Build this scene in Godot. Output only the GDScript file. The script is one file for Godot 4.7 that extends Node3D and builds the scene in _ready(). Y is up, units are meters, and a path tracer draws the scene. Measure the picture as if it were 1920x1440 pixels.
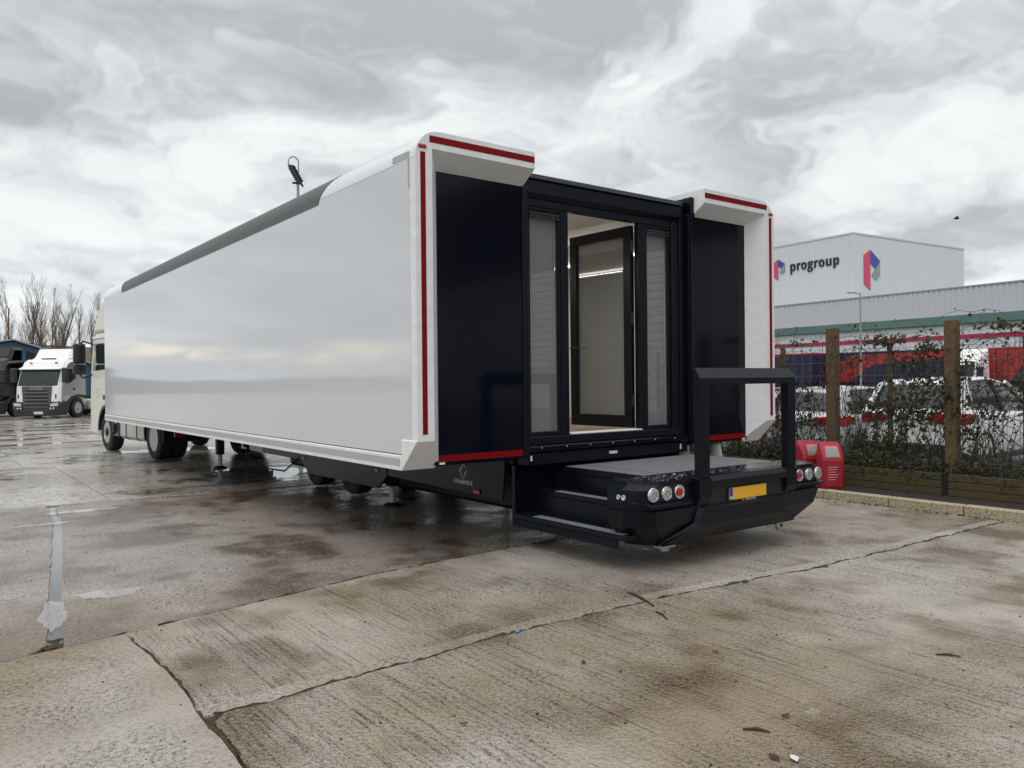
extends Node3D
# World: trailer's rear left lower corner stands over the origin, x runs to the right along its rear, -z runs forward along its side.

class MB:
	var v := PackedVector3Array()
	var n := PackedVector3Array()
	var t := PackedVector2Array()
	var c := PackedColorArray()
	var solid := true
	func tri(a: Vector3, b: Vector3, d: Vector3) -> void:
		var m := (b - a).cross(d - a)
		if m.length_squared() < 1e-16:
			return
		m = m.normalized()
		tris(a, b, d, m, m, m)
	func tris(a: Vector3, b: Vector3, d: Vector3, na: Vector3, nb: Vector3, nd: Vector3) -> void:
		v.push_back(a); v.push_back(d); v.push_back(b)
		n.push_back(na); n.push_back(nd); n.push_back(nb)
	func quad(a: Vector3, b: Vector3, d: Vector3, e: Vector3) -> void:
		tri(a, b, d)
		tri(a, d, e)
	func face(p: Array, away: Vector3) -> void:   # convex polygon, turned away from a point inside
		var m: Vector3 = (p[1] - p[0]).cross(p[2] - p[0])
		var q := p.duplicate()
		if m.dot(p[0] - away) < 0:
			q.reverse()
		for i in range(1, q.size() - 1):
			tri(q[0], q[i], q[i + 1])
	func box(lo: Vector3, hi: Vector3, b := 0.0) -> MB:
		var m := (lo + hi) / 2
		var h := (hi - lo) / 2
		b = minf(b, minf(h.x, minf(h.y, h.z)) * 0.9)
		for ax in 3:
			for s in [-1.0, 1.0]:
				var p := []
				for k in [[-1, -1], [1, -1], [1, 1], [-1, 1]]:
					var w := Vector3.ZERO
					w[ax] = s * h[ax]
					w[(ax + 1) % 3] = k[0] * (h[(ax + 1) % 3] - b)
					w[(ax + 2) % 3] = k[1] * (h[(ax + 2) % 3] - b)
					p.append(m + w)
				face(p, m)
		if b > 0.0:
			for ax in 3:
				var i := (ax + 1) % 3
				var j := (ax + 2) % 3
				for si in [-1.0, 1.0]:
					for sj in [-1.0, 1.0]:
						var p := []
						for k in [[-1, 0], [1, 0], [1, 1], [-1, 1]]:
							var w := Vector3.ZERO
							w[ax] = k[0] * (h[ax] - b)
							w[i] = si * (h[i] - (b if k[1] else 0.0))
							w[j] = sj * (h[j] - (0.0 if k[1] else b))
							p.append(m + w)
						face(p, m)
			for sx in [-1.0, 1.0]:
				for sy in [-1.0, 1.0]:
					for sz in [-1.0, 1.0]:
						face([m + Vector3(sx * h.x, sy * (h.y - b), sz * (h.z - b)), m + Vector3(sx * (h.x - b), sy * h.y, sz * (h.z - b)), m + Vector3(sx * (h.x - b), sy * (h.y - b), sz * h.z)], m)
		return self
	func place(ax: int, a: float, p: Vector2) -> Vector3:   # ax 0: p = (z, y); ax 1: p = (x, z); ax 2: p = (x, y)
		return Vector3(a, p.y, p.x) if ax == 0 else Vector3(p.x, a, p.y) if ax == 1 else Vector3(p.x, p.y, a)
	func prism(pts: PackedVector2Array, ax: int, a0: float, a1: float, bev := 0.0) -> MB:   # polygon swept along an axis, its two rims bevelled
		var start := v.size()
		var inner := pts
		if bev > 0.0:
			inner = shrink(pts, bev)
		var lv := [[a0, inner], [a0 + bev, pts], [a1 - bev, pts], [a1, inner]] if bev > 0.0 else [[a0, pts], [a1, pts]]
		for k in lv.size() - 1:
			for i in pts.size():
				var j := (i + 1) % pts.size()
				quad(place(ax, lv[k][0], lv[k][1][i]), place(ax, lv[k][0], lv[k][1][j]), place(ax, lv[k + 1][0], lv[k + 1][1][j]), place(ax, lv[k + 1][0], lv[k + 1][1][i]))
		var ix := Geometry2D.triangulate_polygon(inner)
		var ccw := not Geometry2D.is_polygon_clockwise(inner)
		for k in range(0, ix.size(), 3):
			var q := [inner[ix[k]], inner[ix[k + 1]], inner[ix[k + 2]]]
			var ar: float = (q[1] - q[0]).cross(q[2] - q[0])
			if (ar > 0) != ccw:
				q.reverse()
			tri(place(ax, a0, q[2]), place(ax, a0, q[1]), place(ax, a0, q[0]))
			tri(place(ax, a1, q[0]), place(ax, a1, q[1]), place(ax, a1, q[2]))
		settle(start)
		return self
	static func shrink(p: PackedVector2Array, b: float) -> PackedVector2Array:
		var out := PackedVector2Array()
		var s := 1.0 if not Geometry2D.is_polygon_clockwise(p) else -1.0
		for i in p.size():
			var e0 := (p[i] - p[(i + p.size() - 1) % p.size()]).normalized()
			var e1 := (p[(i + 1) % p.size()] - p[i]).normalized()
			var m := (Vector2(-e0.y, e0.x) + Vector2(-e1.y, e1.x)) * s
			var l := maxf(m.length_squared() / 2.0, 0.35)
			out.append(p[i] + m / l * b)
		return out
	func settle(start: int) -> void:   # turn a closed shape outside out
		var vol := 0.0
		if v.size() <= start:
			return
		var o := v[start]
		for i in range(start, v.size(), 3):
			vol += (v[i] - o).dot((v[i + 2] - o).cross(v[i + 1] - o))
		if vol < 0:
			for i in range(start, v.size(), 3):
				var w := v[i + 1]; v[i + 1] = v[i + 2]; v[i + 2] = w
				var x := n[i + 1]; n[i + 1] = n[i + 2]; n[i + 2] = x
				for k in 3:
					n[i + k] = -n[i + k]
	func loft(rings: Array, smooth := true, closed := true, caps := true) -> MB:
		var start := v.size()
		var m: int = rings[0].size()
		var r := rings.size()
		var wrap := m if closed else m - 1
		var nn := []
		if smooth:
			for k in r:
				var row := PackedVector3Array()
				for i in m:
					var a: Vector3 = rings[k][(i + 1) % m if closed else mini(i + 1, m - 1)] - rings[k][(i + m - 1) % m if closed else maxi(i - 1, 0)]
					var b: Vector3 = rings[mini(k + 1, r - 1)][i] - rings[maxi(k - 1, 0)][i]
					row.append(a.cross(b).normalized())
				nn.append(row)
		for k in r - 1:
			for i in wrap:
				var j := (i + 1) % m
				var a: Vector3 = rings[k][i]; var b: Vector3 = rings[k][j]; var d: Vector3 = rings[k + 1][j]; var e: Vector3 = rings[k + 1][i]
				if smooth:
					tris(a, b, d, nn[k][i], nn[k][j], nn[k + 1][j])
					tris(a, d, e, nn[k][i], nn[k + 1][j], nn[k + 1][i])
				else:
					quad(a, b, d, e)
		if closed and caps:
			for k in [0, r - 1]:
				var mid := Vector3.ZERO
				for i in m:
					mid += rings[k][i] / m
				for i in m:
					var j := (i + 1) % m
					if k == 0:
						tri(mid, rings[k][j], rings[k][i])
					else:
						tri(mid, rings[k][i], rings[k][j])
			settle(start)
		return self
	func tube(path: Array, rad, sides := 6) -> MB:
		var rings := []
		var up := Vector3.UP
		for i in path.size():
			var d: Vector3 = (path[mini(i + 1, path.size() - 1)] - path[maxi(i - 1, 0)]).normalized()
			if absf(d.dot(up)) > 0.95:
				up = Vector3.RIGHT if absf(d.x) < 0.9 else Vector3.BACK
			var s := d.cross(up).normalized()
			var w := s.cross(d).normalized()
			var rr: float = rad[i] if rad is Array else rad
			var ring := PackedVector3Array()
			for k in sides:
				var an := TAU * k / sides
				ring.append(path[i] + (s * cos(an) + w * sin(an)) * rr)
			rings.append(ring)
			up = w
		return loft(rings, sides > 4, true, true)
	func lathe(prof: Array, at: Vector3, axis: Vector3, sides := 24, smooth := true) -> MB:   # prof: [radius, height along the axis]
		var u := axis.cross(Vector3.UP if absf(axis.y) < 0.9 else Vector3.RIGHT).normalized()
		var w := axis.cross(u).normalized()
		var rings := []
		for p in prof:
			var ring := PackedVector3Array()
			for k in sides:
				var an := TAU * k / sides
				ring.append(at + axis * p[1] + (u * cos(an) + w * sin(an)) * maxf(p[0], 0.0005))
			rings.append(ring)
		return loft(rings, smooth)
	func moved(x: Transform3D, from := 0) -> MB:
		for i in range(from, v.size()):
			v[i] = x * v[i]
			n[i] = (x.basis * n[i]).normalized()
		return self
	func mesh() -> ArrayMesh:
		var a := []
		a.resize(Mesh.ARRAY_MAX)
		a[Mesh.ARRAY_VERTEX] = v
		a[Mesh.ARRAY_NORMAL] = n
		if t.size() == v.size():
			a[Mesh.ARRAY_TEX_UV] = t
			var t2 := PackedVector2Array()
			for p in v:
				t2.append(Vector2(p.x, p.z) / 22.0)
			a[Mesh.ARRAY_TEX_UV2] = t2
		if c.size() == v.size():
			a[Mesh.ARRAY_COLOR] = c
		var m := ArrayMesh.new()
		m.add_surface_from_arrays(Mesh.PRIMITIVE_TRIANGLES, a)
		return m

var M := {}
var taken := {}
var rng := RandomNumberGenerator.new()

func V(x: float, y: float, z: float) -> Vector3:
	return Vector3(x, y, z)

func P2(a: Array) -> PackedVector2Array:
	var o := PackedVector2Array()
	for i in range(0, a.size(), 2):
		o.append(Vector2(a[i], a[i + 1]))
	return o

func mat(called: String, r: float, g: float, b: float, rough := 0.6, metal := 0.0) -> StandardMaterial3D:   # linear base colour
	var m := StandardMaterial3D.new()
	m.resource_name = called
	m.albedo_color = Color(r, g, b).linear_to_srgb()
	m.roughness = rough
	m.metallic = metal
	M[called] = m
	return m

func pane(called: String, r: float, g: float, b: float, alpha: float) -> StandardMaterial3D:
	var m := mat(called, r, g, b, 0.02)
	m.transparency = BaseMaterial3D.TRANSPARENCY_ALPHA
	m.albedo_color.a = alpha
	return m

func numbered(called: String) -> String:
	if not taken.has(called):
		taken[called] = 0
		return called
	taken[called] += 1
	return "%s_%03d" % [called, taken[called]]

func meta(o: Node, label: String, category: String, group := "", kind := "") -> void:
	if label: o.set_meta("label", label)
	if category: o.set_meta("category", category)
	if group: o.set_meta("group", group)
	if kind: o.set_meta("kind", kind)

func thing(called: String, label: String, category: String, at := Vector3.ZERO, turn := 0.0, group := "") -> Node3D:
	var o := Node3D.new()
	o.name = numbered(called)
	add_child(o)
	o.position = at
	o.rotation_degrees.y = turn
	meta(o, label, category, group)
	return o

func struct(called: String, label: String) -> Node3D:
	var o := Node3D.new()
	o.name = numbered(called)
	add_child(o)
	meta(o, label, called.replace("_", " "), "", "structure")
	return o

func put(called: String, shape, material: String, parent: Node = self) -> MeshInstance3D:
	var o := MeshInstance3D.new()
	o.mesh = shape.mesh() if shape is MB else shape
	o.material_override = M[material]
	o.name = called if parent != self else numbered(called)
	parent.add_child(o, true)
	return o

func bar(lo: Vector3, hi: Vector3, b := 0.004) -> MB:
	return MB.new().box(lo, hi, b)

func group_of(called: String, parent: Node) -> Node3D:
	var o := Node3D.new()
	o.name = called
	parent.add_child(o, true)
	return o

func text(words: String, size: float, depth: float, weight := 400, serif := false) -> TextMesh:
	var f := SystemFont.new()
	f.font_names = PackedStringArray(["Droid Serif" if serif else "Droid Sans"])
	f.font_weight = weight
	var m := TextMesh.new()
	m.font = f
	m.text = words
	m.font_size = 64
	m.pixel_size = size / 64.0
	m.depth = depth
	m.curve_step = 1.5
	return m

func noise(sd: int, freq: float, oct := 4, type := FastNoiseLite.TYPE_SIMPLEX_SMOOTH) -> FastNoiseLite:
	var f := FastNoiseLite.new()
	f.seed = sd
	f.frequency = freq
	f.noise_type = type
	f.fractal_type = FastNoiseLite.FRACTAL_FBM if oct > 1 else FastNoiseLite.FRACTAL_NONE
	f.fractal_octaves = oct
	return f

func _ready() -> void:
	rng.seed = 11
	camera_and_light()
	materials()
	ground()
	surroundings()
	warehouses()
	trees()
	trailer()
	tractor()
	parked_tractors()
	yard_vehicles()
	fence_and_planters()
	cars()
	small_things()

func camera_and_light() -> void:
	var cam := Camera3D.new()
	cam.name = "camera"
	cam.position = V(-3.503, 1.65, 5.991)
	cam.rotation_degrees = V(-0.2, -37.097, -0.552)
	cam.fov = 51.56
	cam.near = 0.05
	cam.far = 2000.0
	add_child(cam)
	cam.current = true
	var e := Environment.new()
	e.background_mode = Environment.BG_SKY
	var sky := Sky.new()
	var sm := PanoramaSkyMaterial.new()
	sm.panorama = ImageTexture.create_from_image(overcast())
	sky.sky_material = sm
	e.sky = sky
	e.background_energy_multiplier = 1.0
	e.tonemap_mode = Environment.TONE_MAPPER_LINEAR
	e.tonemap_exposure = 1.08
	e.sdfgi_enabled = true
	e.ssao_enabled = true
	e.ssil_enabled = true
	var we := WorldEnvironment.new()
	we.name = "environment"
	we.environment = e
	add_child(we)
	var sun := DirectionalLight3D.new()
	sun.name = "sun"
	sun.light_energy = 0.2
	sun.light_color = Color(1.0, 0.97, 0.93)
	sun.light_angular_distance = 30.0
	sun.shadow_enabled = true
	add_child(sun)
	sun.look_at_from_position(Vector3.ZERO, V(0.55, -1.0, -0.35), Vector3.UP)

func overcast() -> Image:   # a broken grey cloud deck, lighter overhead as overcast skies are, with a thin clear gap low down
	var w := 2048
	var h := 1024
	var im := Image.create_empty(w, h, false, Image.FORMAT_RGBF)
	im.fill(Color(0.3, 0.29, 0.27))
	var big := noise(81, 0.42, 3)
	var mid := noise(82, 1.5, 5)
	var fine := noise(83, 5.0, 4)
	for y in range(0, h / 2):
		var el := (0.5 - (y + 0.5) / h) * PI
		var se := sin(el)
		var ce := cos(el)
		var k := 1.0 / (se + 0.16)
		for x in w:
			var az := (x + 0.5) / w * TAU      # importer rolls the picture by a quarter turn; az 0 is where column 0 lands
			var dx := sin(az)
			var dz := -cos(az)
			var px := dx * ce * k
			var pz := dz * ce * k
			var wx := mid.get_noise_2d(px * 0.5 + 40.0, pz * 0.5) * 0.5
			var b := big.get_noise_2d(px + wx, pz - wx)
			var m := mid.get_noise_2d(px * 0.8 + wx, pz * 0.8 + 9.0)
			var f := fine.get_noise_2d(px * 0.6 + m, pz * 0.6)
			var cl := clampf(0.5 + b * 0.75 + m * 0.58 + f * 0.24, 0.0, 1.0)
			cl = cl * cl * (3.0 - 2.0 * cl)
			var base := 0.47 + 1.3 * se * se + 0.46 * exp(-el * 4.6)
			var soft := 1.0 - 0.55 * exp(-el * 7.0)
			var lum := base * lerpf(1.0 - 0.38 * soft, 1.0 + 0.30 * soft, cl)
			var warm := 0.03 * (cl - 0.5)
			var col := Color(lum * (0.95 + warm), lum * (0.985 + warm * 0.4), lum * (1.012 - warm))
			# the clear strip on the western horizon that the trailer's side mirrors
			var dd := wrapf(az - deg_to_rad(-21.0), -PI, PI)
			var gap := exp(-pow((rad_to_deg(el) - 2.2 - 0.5 * m) / 0.55, 2.0)) * exp(-pow(rad_to_deg(dd) / 9.0, 4.0)) * clampf(0.6 + 1.6 * f + b, 0.0, 1.0)
			col = col.lerp(Color(2.8, 2.35, 1.55), clampf(gap, 0.0, 1.0))
			im.set_pixel(x, y, col)
	return im

func grey(sd: int, freq: float, w: int, h: int, oct := 4) -> PackedByteArray:
	var im := noise(sd, freq, oct).get_seamless_image(w, h, false, false, 0.15, true)
	im.convert(Image.FORMAT_L8)
	return im.get_data()

func stretched(sd: int, freq: float, w: int, h: int, size: int, oct := 3) -> PackedByteArray:   # noise drawn out along one direction
	var im := noise(sd, freq, oct).get_seamless_image(w, h, false, false, 0.15, true)
	im.convert(Image.FORMAT_L8)
	im.resize(size, size, Image.INTERPOLATE_CUBIC)
	return im.get_data()

# Wet weathered concrete: aggregate flecks, brushed grooves, damp brown patches. Alpha of the colour picture is the roughness.
func concrete(called: String, size: int, tile: float, sd: int, base: Color, damp: Color, groove: float, wet: float, relief: float, fleck := 1.0, cross := false, dry := 0.62, drop := 0.40) -> void:
	var px := tile / size
	var g1 := grey(sd, 0.42, size, size, 2)
	var g2 := grey(sd + 1, 0.11, size, size, 3)
	var bl := grey(sd + 2, px / 0.55, size, size, 5)
	var st := grey(sd + 3, px / 1.7, size, size, 5)
	var gr := stretched(sd + 4, px / 0.036, 64 if cross else size, size if cross else 64, size, 3)
	var col := PackedByteArray()
	col.resize(size * size * 4)
	var hgt := PackedByteArray()
	hgt.resize(size * size)
	for i in size * size:
		var a := g1[i] / 255.0
		var b := g2[i] / 255.0
		var m := bl[i] / 255.0
		var s := st[i] / 255.0
		var g := gr[i] / 255.0
		var damp_here := clampf((m * 0.55 + s * 0.75 - 0.62 + (b - 0.5) * 0.25) * 3.2 + wet, 0.0, 1.0)
		var cut := maxf(0.0, 0.42 - g) * groove
		var grain := a * 0.62 + b * 0.38
		var pebble := clampf((grain - 0.585) * 9.0, 0.0, 1.0) * fleck
		var pit := clampf((0.43 - grain) * 6.0, 0.0, 1.0)
		var tone := 0.86 + 0.28 * (b - 0.5) + 0.34 * (m - 0.5) - 0.6 * pit - 1.3 * cut + 0.35 * (a - 0.5)
		var r := lerpf(base.r, damp.r, damp_here) * tone
		var gg := lerpf(base.g, damp.g, damp_here) * tone
		var bb := lerpf(base.b, damp.b, damp_here) * tone
		r += (0.62 - r) * pebble * 0.55
		gg += (0.59 - gg) * pebble * 0.55
		bb += (0.55 - bb) * pebble * 0.55
		var k := i * 4
		col[k] = int(clampf(pow(maxf(r, 0.0), 0.4545), 0.0, 1.0) * 255.0)
		col[k + 1] = int(clampf(pow(maxf(gg, 0.0), 0.4545), 0.0, 1.0) * 255.0)
		col[k + 2] = int(clampf(pow(maxf(bb, 0.0), 0.4545), 0.0, 1.0) * 255.0)
		col[k + 3] = int(clampf(dry - drop * damp_here + 0.1 * pebble - 0.1 * (b - 0.5), 0.08, 1.0) * 255.0)
		hgt[i] = int(clampf(0.45 + 0.4 * (a - 0.5) + 0.5 * (b - 0.5) - 0.9 * cut + 0.2 * pebble, 0.0, 1.0) * 255.0)
	var m3 := mat(called, 1, 1, 1, 1.0)
	var tx := ImageTexture.create_from_image(Image.create_from_data(size, size, false, Image.FORMAT_RGBA8, col))
	m3.albedo_texture = tx
	m3.roughness_texture = tx
	m3.roughness_texture_channel = BaseMaterial3D.TEXTURE_CHANNEL_ALPHA
	m3.heightmap_enabled = true
	m3.heightmap_texture = ImageTexture.create_from_image(Image.create_from_data(size, size, false, Image.FORMAT_L8, hgt))
	m3.heightmap_scale = relief
	m3.uv1_scale = V(1.0 / tile, 1.0 / tile, 1)
	m3.detail_enabled = true
	m3.detail_uv_layer = BaseMaterial3D.DETAIL_UV_2
	m3.detail_blend_mode = BaseMaterial3D.BLEND_MODE_MUL
	m3.detail_albedo = M["stains"]

func stains() -> void:   # broad dirt and rust-brown run marks over the whole yard
	var size := 1024
	var a := grey(301, 0.0035, size, size, 5)
	var b := grey(302, 0.012, size, size, 5)
	var d := stretched(303, 0.03, size, 256, size, 4)
	var col := PackedByteArray()
	col.resize(size * size * 3)
	for i in size * size:
		var k := clampf((a[i] / 255.0 - 0.45) * 2.2 + (b[i] / 255.0 - 0.5) * 0.9 + (d[i] / 255.0 - 0.5) * 0.5, 0.0, 1.0)
		col[i * 3] = int(lerpf(255.0, 205.0, k))
		col[i * 3 + 1] = int(lerpf(255.0, 190.0, k))
		col[i * 3 + 2] = int(lerpf(255.0, 168.0, k))
	M["stains"] = ImageTexture.create_from_image(Image.create_from_data(size, size, false, Image.FORMAT_RGB8, col))

func speckle(m: StandardMaterial3D, sd: int, per_m: float, dark: Color, light: Color, freq := 0.05, oct := 5, relief := 0.0) -> void:   # grain on a triplanar material
	var nt := NoiseTexture2D.new()
	nt.width = 512
	nt.height = 512
	nt.seamless = true
	nt.noise = noise(sd, freq, oct)
	var gr := Gradient.new()
	gr.offsets = PackedFloat32Array([0.25, 0.75])
	gr.colors = PackedColorArray([dark.linear_to_srgb(), light.linear_to_srgb()])
	nt.color_ramp = gr
	m.albedo_color = Color.WHITE
	m.albedo_texture = nt
	m.uv1_triplanar = true
	m.uv1_world_triplanar = true
	m.uv1_scale = Vector3.ONE * per_m
	if relief > 0.0:
		m.heightmap_enabled = true
		m.heightmap_texture = nt
		m.heightmap_scale = relief

func wood(called: String, dark: Color, light: Color, sd: int, along: int) -> void:   # planks: grain drawn out along one axis
	var m := mat(called, 1, 1, 1, 0.75)
	speckle(m, sd, 1.0, dark, light, 0.02, 5, 0.25)
	m.uv1_world_triplanar = false
	var s := V(9, 9, 9)
	s[along] = 0.9
	m.uv1_scale = s

func materials() -> void:
	stains()
	concrete("brushed_concrete", 2048, 8.0, 51, Color(0.50, 0.45, 0.385), Color(0.225, 0.165, 0.10), 1.15, -0.03, 2.0, 1.6, false, 0.42, 0.31)
	M["brushed_concrete"].metallic_specular = 0.6
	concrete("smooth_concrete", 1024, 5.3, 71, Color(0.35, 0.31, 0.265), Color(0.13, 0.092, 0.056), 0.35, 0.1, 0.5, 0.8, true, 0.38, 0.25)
	concrete("grey_concrete", 1024, 4.7, 91, Color(0.43, 0.395, 0.35), Color(0.29, 0.25, 0.21), 0.3, -0.15, 1.0, 0.8, true)
	concrete("far_concrete", 1024, 19.0, 111, Color(0.48, 0.455, 0.42), Color(0.15, 0.115, 0.08), 0.0, -0.08, 0.02, 0.3, true, 0.27, 0.19)
	M["far_concrete"].metallic_specular = 0.65
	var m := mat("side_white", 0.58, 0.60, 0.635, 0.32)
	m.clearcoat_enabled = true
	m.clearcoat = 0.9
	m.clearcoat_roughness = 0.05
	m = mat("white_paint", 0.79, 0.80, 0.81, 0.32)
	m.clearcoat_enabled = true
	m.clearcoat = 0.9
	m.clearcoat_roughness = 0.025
	m = mat("white_frame", 0.76, 0.77, 0.78, 0.35)
	speckle(m, 402, 0.9, Color(0.74, 0.745, 0.75), Color(0.80, 0.81, 0.82), 0.012, 4)
	mat("roof_grey", 0.085, 0.09, 0.09, 0.5)
	mat("tape_grey", 0.42, 0.43, 0.45, 0.45)
	m = mat("red_tape", 0.20, 0.003, 0.006, 0.4)
	m.metallic_specular = 0.25
	m = mat("navy", 0.003, 0.0042, 0.009, 0.10)
	m.metallic_specular = 0.32
	m = mat("navy_satin", 0.004, 0.0056, 0.0105, 0.33)
	m.metallic_specular = 0.33
	m = mat("navy_rough", 0.009, 0.010, 0.014, 0.55)
	m.metallic_specular = 0.25
	mat("rim_shaded_dirty", 0.10, 0.10, 0.105, 0.6, 0.3)  # dirt plus shade put into the colour, for sheltered wheels and deep dishes
	m = mat("wet_navy", 0.010, 0.0125, 0.019, 0.14)
	mat("black_seal", 0.006, 0.006, 0.007, 0.5)
	m = mat("grip_grey", 0.12, 0.125, 0.13, 0.55)
	speckle(m, 411, 14.0, Color(0.13, 0.135, 0.14), Color(0.22, 0.225, 0.23), 0.12, 2, 0.1)
	mat("steel", 0.45, 0.46, 0.47, 0.3, 0.9)
	mat("galvanised", 0.35, 0.36, 0.37, 0.5, 0.6)
	mat("chrome", 0.7, 0.7, 0.7, 0.12, 1.0)
	mat("rubber", 0.014, 0.014, 0.015, 0.8)
	mat("rim_silver", 0.42, 0.43, 0.44, 0.42, 0.6)
	mat("chassis_black", 0.01, 0.01, 0.011, 0.6)
	mat("lamp_red", 0.45, 0.01, 0.012, 0.12)
	mat("lamp_amber", 0.35, 0.09, 0.01, 0.2)
	mat("lamp_clear", 0.62, 0.63, 0.64, 0.15, 0.6)
	mat("plate_yellow", 0.75, 0.40, 0.02, 0.4)
	mat("plate_white", 0.7, 0.7, 0.68, 0.4)
	mat("plate_blue", 0.01, 0.05, 0.35, 0.4)
	mat("white_print", 0.75, 0.75, 0.75, 0.5)
	mat("interior_white", 0.78, 0.78, 0.76, 0.6)
	mat("interior_beige", 0.55, 0.52, 0.47, 0.7)
	m = mat("floor_wood", 0.35, 0.26, 0.17, 0.45)
	m = mat("blind_cloth", 0.10, 0.105, 0.09, 0.8)
	pane("glass", 0.9, 0.95, 0.93, 0.06)
	pane("water", 0.9, 0.9, 0.9, 0.03)
	mat("cab_glass", 0.015, 0.022, 0.022, 0.04)
	mat("car_glass", 0.02, 0.025, 0.03, 0.04)
	m = mat("cab_white", 0.82, 0.82, 0.80, 0.3)
	m.clearcoat_enabled = true
	m.clearcoat = 0.6
	mat("cab_cream", 0.66, 0.65, 0.58, 0.3)
	m = mat("cab_black", 0.012, 0.012, 0.014, 0.18)
	mat("grille_grey", 0.07, 0.075, 0.085, 0.4)
	mat("dark_plastic", 0.018, 0.018, 0.02, 0.45)
	mat("tank_alloy", 0.5, 0.48, 0.44, 0.35, 0.5)
	mat("hi_vis", 0.25, 0.55, 0.03, 0.8)
	mat("pale_green_print", 0.50, 0.60, 0.54, 0.5)
	m = mat("car_white", 0.78, 0.79, 0.80, 0.25)
	m.clearcoat_enabled = true
	m.clearcoat = 1.0
	m = mat("car_silver", 0.50, 0.52, 0.55, 0.25, 0.3)
	m.clearcoat_enabled = true
	m.clearcoat = 1.0
	# buildings
	m = mat("cladding_white", 0.62, 0.65, 0.67, 0.5)
	m.metallic_specular = 0.3
	m = mat("cladding_grey", 0.56, 0.57, 0.60, 0.5)
	m.metallic_specular = 0.3
	m = mat("gutter_green", 0.10, 0.24, 0.20, 0.7)
	speckle(m, 423, 0.6, Color(0.05, 0.14, 0.115), Color(0.17, 0.27, 0.23), 0.03, 6)
	mat("crimson", 0.42, 0.015, 0.07, 0.5)
	mat("logo_red", 0.62, 0.06, 0.12, 0.5)
	mat("logo_blue", 0.04, 0.07, 0.32, 0.5)
	mat("logo_grey", 0.27, 0.30, 0.31, 0.5)
	mat("logo_navy", 0.012, 0.012, 0.04, 0.5)
	mat("curtain_navy", 0.008, 0.012, 0.055, 0.45)
	mat("curtain_red", 0.42, 0.025, 0.018, 0.45)
	mat("shed_blue", 0.03, 0.075, 0.15, 0.5)
	mat("shed_roof", 0.35, 0.36, 0.36, 0.5)
	# land
	m = mat("soil", 0.02, 0.016, 0.011, 0.9)
	speckle(m, 431, 1.2, Color(0.012, 0.010, 0.007), Color(0.035, 0.027, 0.018), 0.03, 6, 1.2)
	m = mat("asphalt", 0.05, 0.05, 0.05, 0.6)
	speckle(m, 432, 0.6, Color(0.035, 0.035, 0.036), Color(0.075, 0.073, 0.07), 0.04, 6, 0.3)
	m = mat("hill_scrub", 0.1, 0.08, 0.05, 0.95)
	speckle(m, 433, 0.04, Color(0.055, 0.045, 0.028), Color(0.14, 0.115, 0.075), 0.06, 6)
	m = mat("grass", 0.06, 0.09, 0.025, 0.9)
	speckle(m, 434, 0.5, Color(0.05, 0.07, 0.02), Color(0.10, 0.12, 0.04), 0.06, 5)
	m = mat("moss", 0.05, 0.055, 0.02, 0.95)
	speckle(m, 435, 2.2, Color(0.018, 0.013, 0.008), Color(0.075, 0.072, 0.024), 0.05, 5, 0.8)
	m = mat("kerb_stone", 0.40, 0.35, 0.24, 0.75)
	speckle(m, 436, 1.6, Color(0.27, 0.22, 0.14), Color(0.50, 0.45, 0.33), 0.03, 6, 0.15)
	mat("bark", 0.085, 0.07, 0.052, 0.9)
	mat("bark_pale", 0.16, 0.13, 0.10, 0.9)
	mat("twig", 0.06, 0.045, 0.03, 0.85)
	mat("vine_stem", 0.07, 0.05, 0.038, 0.85)
	var iv := mat("ivy_leaf", 1, 1, 1, 0.55)
	iv.metallic_specular = 0.3
	iv.vertex_color_use_as_albedo = true
	wood("post_wood", Color(0.07, 0.042, 0.02), Color(0.17, 0.11, 0.055), 441, 1)
	wood("board_wood", Color(0.042, 0.032, 0.012), Color(0.105, 0.08, 0.03), 442, 2)
	mat("fence_wire", 0.16, 0.17, 0.18, 0.5, 0.5)
	m = mat("red_vinyl", 0.40, 0.012, 0.03, 0.5)
	m = mat("red_vinyl_dark", 0.30, 0.008, 0.02, 0.35)
	pane("clear_vinyl", 0.9, 0.9, 0.9, 0.12)
	mat("cone_orange", 0.55, 0.075, 0.02, 0.5)
	mat("cone_white", 0.72, 0.72, 0.7, 0.4)
	mat("leaf_brown", 0.045, 0.022, 0.010, 0.7)
	mat("feather", 0.6, 0.6, 0.6, 0.7)
	mat("bottle_blue", 0.05, 0.25, 0.45, 0.3)
	mat("bird_dark", 0.06, 0.06, 0.065, 0.8)
	# the interior's light strips
	m = mat("led_strip", 1, 1, 1, 0.5)
	m.emission_enabled = true
	m.emission = Color(1.0, 0.98, 0.95)
	m.emission_energy_multiplier = 6.0

# ---------------------------------------------------------------- ground
func rough_line(pts: Array, amp: float, sd: int, step := 0.07) -> Array:   # a joint's edge, broken like real concrete
	var nz := noise(sd, 2.2, 4)
	var out := []
	for i in pts.size() - 1:
		var a: Vector2 = pts[i]
		var b: Vector2 = pts[i + 1]
		var c := maxi(1, int((b - a).length() / step))
		var nr := (b - a).orthogonal().normalized()
		for k in c:
			var p := a.lerp(b, float(k) / c)
			out.append(p + nr * nz.get_noise_2d(p.x, p.y) * amp)
	out.append(pts[pts.size() - 1])
	return out

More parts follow.
